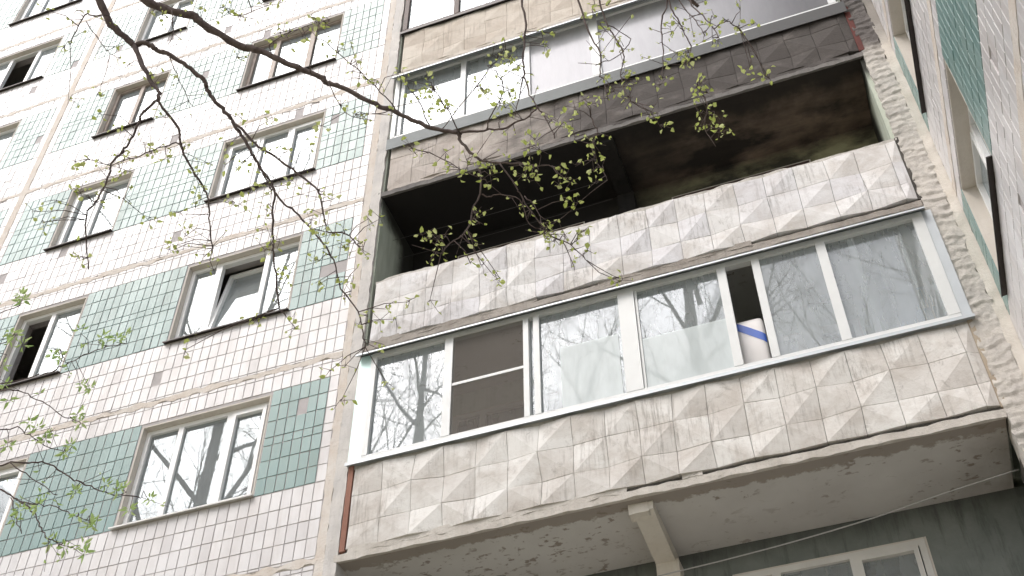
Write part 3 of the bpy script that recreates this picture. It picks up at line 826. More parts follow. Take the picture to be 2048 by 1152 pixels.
# outer shell of the wing
mb = MB()
mb.box(WX + .012, 13.0, -WU1 - .2, -WU1 - .002, GROUND, TOP); mb.box(12.8, 13.0, -WU1, 5.2, GROUND, TOP)
mb.box(9.9, 10.0, -WU1, 1.0, GROUND, TOP)
for k in range(KMIN, KMAX + 2): mb.box(WX + .31, 9.89, -WU1 + .01, 1.0, k * FL - 1.05, k * FL - .91)
mb.build('shell', M['inside'], wing)
MB().box(WX - .1, 13.1, -WU1 - .3, .34, TOP + .1, TOP + .35).build('roof', M['roofing'], wing)
def ridge(u, z):
    q = z / .118 + .55 * noise.noise(Vector((u * 4.5, z * 1.7, 2.2))) + .25 * noise.noise(Vector((u * 17, z * 6, 7.2)))
    f = q - math.floor(q)
    a = .5 + .9 * noise.noise(Vector((u * 6, math.floor(q) * 1.37, 4.4)))
    return .022 * max(0, a) * (1 - f) ** 1.6 + .014 * noise.noise(Vector((u * 22, z * 16, 0)))
lumpy_sheet(MB(), 7.345, 7.585, GROUND, TOP, .024, .015, FAC, .012, .3, 7, .022, ridge, 3.3).build('rough_seam', M['rough_mortar'], wing, True)
lumpy_sheet(MB(), 7.58, 7.69, GROUND, TOP, .03, .05, FAC, .022, .3, 6, .014, None, 6.3).build('corner_seam', M['corner_plaster'], wing, True)

# ------------------------------------------------------------------ things on the balconies
def canister():
    m = MB()
    # tapered jug with rounded shoulder, lathe-like rounded square
    prof = [(.15, .0), (.168, .03), (.170, .34), (.170, .53), (.166, .60), (.150, .645), (.10, .667), (.0, .670)]
    n = 40
    cx, cy, z0 = 5.385, .20, .20
    def rr(an):
        c, s = math.cos(an), math.sin(an); e = 8.0
        return 1 / ((abs(c) ** e + abs(s) ** e) ** (1 / e))
    for (r, h) in prof:
        for k in range(n):
            an = 2 * math.pi * k / n; q = rr(an) * r
            m.v.append((cx + q * math.cos(an) * .92, cy + q * math.sin(an) * .75, z0 + h))
    for i in range(len(prof) - 1):
        for k in range(n):
            a = i * n + k; b = i * n + (k + 1) % n; m.f.append((a, b, b + n, a + n))
    r = thing('canister', 'white plastic canister with slanting blue stripe in the open balcony sash', 'canister', (cx, cy, z0))
    body = m.build('body', M['container'], r, True)
    s = MB()   # slanting blue band wrapped on the front face
    def front(x, zz):
        h = zz - z0
        for (ra, ha), (rb_, hb) in zip(prof[:-1], prof[1:]):
            if ha <= h <= hb: r_ = ra + (rb_ - ra) * (h - ha) / (hb - ha); break
        else: r_ = .1
        q = min(.999, abs(x - cx) / (.92 * r_))
        return cy - r_ * .75 * (1 - q ** 8.0) ** (1 / 8.0) - .003
    for i in range(14):
        t0, t1 = i / 14, (i + 1) / 14
        xa, xb = cx - .125 + .272 * t0, cx - .125 + .272 * t1
        za, zb = z0 + .645 - .24 * t0, z0 + .645 - .24 * t1
        for w0, w1 in ((-.115, -.077), (-.077, -.038), (-.038, 0)):
            s.quad((xa, front(xa, za + w0), za + w0), (xb, front(xb, zb + w0), zb + w0), (xb, front(xb, zb + w1), zb + w1), (xa, front(xa, za + w1), za + w1))
    s.build('stripe', M['blue'], r)
    return r
canister()
def shelf_under():
    m = MB(); m.box(4.9, 5.9, .14, .30, .165, .198); m.box(4.95, 4.99, .15, .29, -.95, .165); m.box(5.81, 5.85, .15, .29, -.95, .165)
    tag(m.build('shelf', M['white_alu']), 'low white shelf under the canister behind the balcony glass', 'shelf')
shelf_under()
for (a, b, c, d) in ((4.317, 5.183, .176, .86), (3.44, 4.07, .176, 1.02)):
    MB().quad((a, -.006, c), (b, -.006, c), (b, -.006, d), (a, -.006, d)).build('frosted_film', M['film'], g0)
# curtain with vertical folds
m = MB(); n = 60
for i in range(n + 1):
    u = i / n; x = 6.76 + .56 * u
    y = .17 + .03 * math.sin(u * 38) + .02 * math.sin(u * 91 + 1)
    m.v += [(x, y, 1.60), (x, y + .01 * math.sin(u * 20), .55), (x + .01 * math.sin(u * 50), y + .01, -.6)]
for i in range(n):
    a = i * 3
    m.f += [(a, a + 3, a + 4, a + 1), (a + 1, a + 4, a + 5, a + 2)]
tag(m.build('curtain', M['curtain'], None, True), 'grey curtain hanging in folds behind the rightmost balcony pane', 'curtain')
rk = thing('drying_rack', 'blue grey clothes rack hung low behind the rightmost balcony pane', 'rack', (7.0, .2, .3))
m = MB(); m.tube([(6.80, .16, .78, .012), (7.17, .16, .78, .012)], 8); m.tube([(6.80, .24, .78, .012), (7.17, .24, .78, .012)], 8); m.build('rail', M['rack'], rk)
for i in range(11):
    x = 6.82 + .033 * i
    MB().tube([(x, .16, .78, .005), (x, .15, .52 - .03 * (i % 3), .005)], 6).build('rod', M['rack'], rk)
m = MB(); m.box(6.78, 7.19, .15, .25, .20, .50); m.build('tray', M['rack'], rk)
# clothes lines in the burnt balcony
for y, zz, lab in ((.40, 4.10, 'upper thin clothes line across the black end of the burnt balcony'), (.62, 3.98, 'lower thin clothes line across the black end of the burnt balcony')):
    pts = [(1.13 + 2.9 * t, y, zz - .03 * math.sin(math.pi * t), .0028) for t in [j / 16 for j in range(17)]]
    tag(MB().tube(pts, 5).build('clothes_line', M['clothesline']), lab, 'clothes line', 'clothes lines in the burnt balcony')
pts = catmull([(4.05, .80, -1.392, .0065), (4.697, .75, -1.397, .0065), (5.399, .70, -1.381, .0065), (6.083, .62, -1.361, .0065), (6.70, .5, -1.345, .0065), (7.33, .40, -1.33, .0065)], 5)
tag(MB().tube(pts, 7).build('cable', M['cable'], None, True), 'pale grey cable strung under the lowest balcony past the window', 'cable')
m = MB(); m.tube([(7.42, .02, -1.35, .02), (7.44, .02, -2.6, .02)], 8)
MB().box(7.34, 7.42, .20, .5, -2.2, -1.36).build('vent_slot', M['gap'], wing)

# ------------------------------------------------------------------ trees
BIRCH_BRANCHES = [["limb",[[2.985,-6.692,-2.174,0.0231],[3.041,-6.605,-2.261,0.0213],[3.074,-6.528,-2.351,0.0197],[3.11,-6.44,-2.459,0.0178],[3.168,-6.378,-2.522,0.0164],[3.206,-6.341,-2.56,0.0156]]],["limb",[[3.206,-6.341,-2.56,0.0126],[3.27,-6.303,-2.714,0.011],[3.334,-6.271,-2.854,0.0096],[3.383,-6.255,-2.927,0.0088],[3.392,-6.25,-2.999,0.0081]]],["branch",[[3.392,-6.25,-2.999,0.0066],[3.327,-6.254,-3.094,0.0062],[3.316,-6.239,-3.128,0.006],[3.281,-6.214,-3.215,0.0056],[3.248,-6.207,-3.278,0.0053],[3.207,-6.205,-3.351,0.0049],[3.196,-6.184,-3.401,0.0047],[3.171,-6.164,-3.475,0.0044],[3.144,-6.154,-3.54,0.0041],[3.114,-6.148,-3.608,0.0038],[3.111,-6.095,-3.716,0.0033],[3.119,-6.027,-3.844,0.0027]]],["branch",[[3.392,-6.25,-2.999,0.0066],[3.413,-6.207,-3.04,0.0064],[3.457,-6.133,-3.108,0.0059],[3.455,-6.099,-3.156,0.0057],[3.468,-6.04,-3.228,0.0053],[3.497,-5.986,-3.286,0.0049],[3.52,-5.938,-3.34,0.0046],[3.539,-5.895,-3.39,0.0044],[3.528,-5.852,-3.469,0.004],[3.529,-5.801,-3.554,0.0036],[3.53,-5.77,-3.607,0.0034]]],["limb",[[3.206,-6.341,-2.56,0.0126],[3.253,-6.339,-2.561,0.0124],[3.294,-6.316,-2.576,0.0121],[3.329,-6.286,-2.6,0.0118],[3.399,-6.239,-2.636,0.0113],[3.456,-6.188,-2.681,0.0109],[3.513,-6.134,-2.73,0.0104],[3.52,-6.113,-2.755,0.0102],[3.53,-6.082,-2.794,0.0099],[3.577,-6.023,-2.856,0.0095],[3.611,-5.979,-2.905,0.0091]]],["branch",[[3.611,-5.979,-2.905,0.0075],[3.636,-5.935,-2.951,0.0073],[3.664,-5.883,-3.009,0.0069],[3.685,-5.842,-3.056,0.0067],[3.704,-5.801,-3.105,0.0065],[3.74,-5.75,-3.163,0.0061],[3.755,-5.713,-3.21,0.0059],[3.736,-5.679,-3.287,0.0056],[3.723,-5.621,-3.4,0.0052],[3.718,-5.571,-3.499,0.0048],[3.72,-5.511,-3.612,0.0043],[3.719,-5.451,-3.739,0.0039]]],["branch",[[3.611,-5.979,-2.905,0.0068],[3.698,-5.917,-3.017,0.0062],[3.738,-5.891,-3.067,0.0059],[3.818,-5.856,-3.138,0.0055],[3.907,-5.814,-3.23,0.0051],[3.968,-5.784,-3.297,0.0047],[4.025,-5.757,-3.362,0.0044],[4.027,-5.753,-3.374,0.0044],[4.049,-5.711,-3.514,0.0039],[4.06,-5.688,-3.598,0.0036],[4.113,-5.69,-3.62,0.0034],[4.172,-5.682,-3.659,0.0032],[4.217,-5.659,-3.73,0.0029]]],["branch",[[3.758,-5.768,-3.215,0.0051],[3.815,-5.711,-3.32,0.0048],[3.868,-5.683,-3.371,0.0046],[3.934,-5.635,-3.464,0.0043],[3.993,-5.594,-3.548,0.0041],[4.035,-5.555,-3.64,0.0039],[4.068,-5.505,-3.787,0.0036],[4.141,-5.457,-3.916,0.0032],[4.158,-5.429,-4.029,0.003],[4.169,-5.412,-4.099,0.0029]]],["branch",[[3.654,-6.007,-2.993,0.0044],[3.688,-5.959,-3.059,0.0041],[3.716,-5.918,-3.118,0.0039],[3.766,-5.843,-3.23,0.0034],[3.795,-5.795,-3.308,0.0031]]],["limb",[[3.078,-6.677,-2.129,0.0248],[3.195,-6.538,-2.242,0.023],[3.272,-6.442,-2.327,0.0218],[3.362,-6.385,-2.37,0.0208],[3.492,-6.323,-2.419,0.0197],[3.528,-6.29,-2.449,0.0192],[3.61,-6.228,-2.507,0.0183],[3.697,-6.163,-2.568,0.0174],[3.77,-6.136,-2.595,0.0168],[3.884,-6.073,-2.661,0.0157],[3.975,-6.023,-2.715,0.0149]]],["limb",[[3.975,-6.023,-2.715,0.0135],[4.065,-5.974,-2.767,0.0129],[4.096,-5.95,-2.793,0.0127],[4.153,-5.922,-2.825,0.0124],[4.241,-5.873,-2.882,0.0118],[4.33,-5.828,-2.94,0.0113],[4.382,-5.806,-2.969,0.011],[4.469,-5.761,-3.032,0.0104],[4.551,-5.725,-3.085,0.0099],[4.621,-5.707,-3.119,0.0096],[4.683,-5.691,-3.15,0.0092]]],["branch",[[4.683,-5.691,-3.15,0.007],[4.815,-5.71,-3.21,0.0058],[4.916,-5.721,-3.263,0.0048],[4.979,-5.745,-3.285,0.0042],[5.043,-5.773,-3.308,0.0036],[5.11,-5.819,-3.327,0.0029]]],["branch",[[4.683,-5.691,-3.15,0.0077],[4.689,-5.673,-3.188,0.0073],[4.723,-5.64,-3.251,0.0066],[4.764,-5.618,-3.298,0.006],[4.798,-5.611,-3.32,0.0056],[4.882,-5.608,-3.361,0.0048],[4.998,-5.603,-3.423,0.0036],[5.102,-5.602,-3.479,0.0026]]],["branch",[[4.764,-5.619,-3.3,0.0048],[4.749,-5.559,-3.463,0.0041],[4.712,-5.553,-3.533,0.0038],[4.673,-5.527,-3.657,0.0033],[4.605,-5.551,-3.737,0.0029],[4.567,-5.555,-3.801,0.0026]]],["branch",[[4.75,-5.561,-3.473,0.0034],[4.784,-5.544,-3.489,0.0032],[4.834,-5.542,-3.493,0.0031],[4.917,-5.509,-3.526,0.0027],[4.936,-5.433,-3.622,0.0023],[5.01,-5.413,-3.647,0.002]]],["branch",[[4.867,-5.634,-3.387,0.0034],[4.911,-5.558,-3.485,0.0031],[4.933,-5.523,-3.531,0.0029],[5.001,-5.423,-3.671,0.0025],[5.096,-5.369,-3.751,0.0022],[5.151,-5.323,-3.822,0.002]]],["branch",[[5.041,-5.82,-2.165,0.0063],[5.038,-5.78,-2.298,0.0058],[5.034,-5.735,-2.463,0.0052],[5.019,-5.711,-2.572,0.0048],[5.002,-5.678,-2.738,0.0042],[5.004,-5.663,-2.804,0.0039],[5.018,-5.636,-2.929,0.0035],[5.043,-5.618,-3.012,0.0032],[5.083,-5.599,-3.115,0.0028],[5.113,-5.577,-3.245,0.0024]]],["branch",[[4.99,-5.636,-2.745,0.0032],[4.963,-5.622,-2.87,0.0027],[4.932,-5.61,-3.016,0.002]]],["branch",[[5.293,-5.732,-2.172,0.0063],[5.306,-5.697,-2.322,0.0056],[5.331,-5.648,-2.559,0.0045],[5.37,-5.618,-2.733,0.0037],[5.356,-5.602,-2.876,0.0031],[5.374,-5.594,-2.941,0.0029],[5.378,-5.58,-3.075,0.0023]]],["branch",[[5.406,-5.672,-2.191,0.0047],[5.404,-5.635,-2.377,0.0042],[5.428,-5.607,-2.522,0.0038],[5.463,-5.585,-2.659,0.0034],[5.477,-5.572,-2.749,0.0032],[5.451,-5.568,-2.858,0.0029],[5.454,-5.554,-2.984,0.0026],[5.475,-5.545,-3.087,0.0023]]],["branch",[[5.73,-5.572,-2.221,0.0047],[5.722,-5.542,-2.351,0.0043],[5.675,-5.532,-2.466,0.0038],[5.658,-5.506,-2.614,0.0033],[5.648,-5.486,-2.732,0.0029],[5.609,-5.474,-2.879,0.0024]]],["branch",[[5.73,-5.572,-2.221,0.0047],[5.734,-5.542,-2.406,0.004],[5.761,-5.527,-2.522,0.0036],[5.772,-5.515,-2.62,0.0032],[5.789,-5.503,-2.729,0.0028],[5.751,-5.504,-2.849,0.0024]]],["branch",[[5.772,-5.582,-2.214,0.0041],[5.784,-5.574,-2.421,0.0034],[5.841,-5.579,-2.65,0.0025],[5.866,-5.584,-2.793,0.0021]]],["branch",[[5.808,-5.571,-2.218,0.0047],[5.831,-5.57,-2.443,0.0038],[5.876,-5.58,-2.627,0.0031],[5.918,-5.594,-2.785,0.0025],[5.928,-5.602,-2.899,0.002]]],["branch",[[5.918,-5.596,-2.784,0.0029],[5.978,-5.635,-2.814,0.0024],[6.027,-5.621,-2.885,0.0019]]],["branch",[[5.782,-5.517,-3.08,0.0035],[5.789,-5.501,-3.122,0.0033],[5.807,-5.48,-3.181,0.003],[5.779,-5.456,-3.263,0.0025],[5.776,-5.432,-3.333,0.0022],[5.793,-5.408,-3.407,0.0018]]],["branch",[[5.293,-5.599,-3.197,0.003],[5.302,-5.582,-3.237,0.0029],[5.31,-5.567,-3.272,0.0027],[5.278,-5.553,-3.34,0.0025],[5.281,-5.524,-3.417,0.0022],[5.315,-5.484,-3.527,0.0018]]],["branch",[[3.151,-6.513,-2.515,0.0039],[3.123,-6.551,-2.568,0.0036],[3.103,-6.588,-2.607,0.0032],[3.082,-6.577,-2.682,0.0028],[3.056,-6.555,-2.798,0.0022]]],["branch",[[3.108,-6.568,-2.638,0.0028],[3.181,-6.509,-2.767,0.0022],[3.235,-6.47,-2.855,0.0019]]],["branch",[[3.456,-6.424,-2.514,0.0034],[3.465,-6.409,-2.578,0.003],[3.48,-6.389,-2.66,0.0026],[3.473,-6.382,-2.766,0.002]]],["branch",[[3.508,-6.111,-3.266,0.0031],[3.504,-6.152,-3.266,0.003],[3.462,-6.182,-3.308,0.0028],[3.415,-6.211,-3.36,0.0026],[3.35,-6.253,-3.434,0.0023],[3.296,-6.287,-3.5,0.0021],[3.255,-6.362,-3.538,0.0018]]],["branch",[[3.456,-6.343,-2.794,0.0027],[3.49,-6.291,-2.887,0.0024],[3.52,-6.245,-2.975,0.0021],[3.554,-6.199,-3.063,0.0018]]],["branch",[[4.078,-6.076,-2.886,0.0026],[4.182,-6.224,-2.864,0.0023],[4.27,-6.157,-2.938,0.002],[4.347,-6.089,-3.018,0.0018]]],["branch",[[4.401,-5.84,-3.023,0.0029],[4.418,-5.856,-3.025,0.0028],[4.396,-6.008,-3.062,0.0022],[4.372,-6.137,-3.101,0.0017]]],["branch",[[4.4,-5.838,-3.025,0.0026],[4.366,-5.88,-3.089,0.0023],[4.304,-5.993,-3.21,0.0017]]],["branch",[[3.831,-6.387,-2.478,0.0034],[3.84,-6.311,-2.562,0.0027],[3.772,-6.346,-2.619,0.0022],[3.763,-6.387,-2.625,0.002]]],["branch",[[4.567,-5.763,-3.139,0.0031],[4.593,-5.931,-3.191,0.0022],[4.596,-6.008,-3.221,0.0018]]],["branch",[[4.692,-5.682,-3.154,0.0034],[4.692,-5.818,-3.165,0.0027],[4.681,-5.951,-3.184,0.0021],[4.683,-6.012,-3.192,0.0018]]],["branch",[[4.831,-5.713,-3.218,0.003],[4.878,-5.78,-3.218,0.0027],[4.945,-5.845,-3.223,0.0024],[4.99,-5.923,-3.225,0.0021],[4.976,-6.009,-3.236,0.0018]]],["branch",[[4.481,-5.787,-3.276,0.003],[4.51,-5.777,-3.295,0.0029],[4.642,-5.734,-3.387,0.0024],[4.719,-5.698,-3.461,0.002],[4.78,-5.681,-3.504,0.0018]]],["branch",[[4.929,-5.488,-3.478,0.0027],[4.984,-5.469,-3.578,0.0023],[5.006,-5.443,-3.729,0.0018],[5.031,-5.448,-3.744,0.0017]]],["branch",[[5.011,-5.383,-3.671,0.0024],[5.077,-5.383,-3.759,0.0021],[5.112,-5.373,-3.922,0.0016]]],["branch",[[5.417,-5.592,-2.468,0.0027],[5.511,-5.546,-2.571,0.0024],[5.424,-5.532,-2.669,0.0021],[5.328,-5.564,-2.732,0.0018]]],["branch",[[4.557,-5.625,-2.985,0.0023],[4.728,-5.737,-2.965,0.0021],[4.914,-5.865,-2.951,0.0018],[4.963,-5.897,-2.95,0.0018]]],["branch",[[4.17,-6.056,-2.981,0.0023],[4.218,-5.944,-3.094,0.002],[4.336,-5.889,-3.138,0.0018]]],["branch",[[3.945,-6.203,-2.874,0.0023],[3.969,-6.273,-2.875,0.0022],[4.091,-6.307,-2.888,0.002],[4.26,-6.334,-2.92,0.0018]]]]
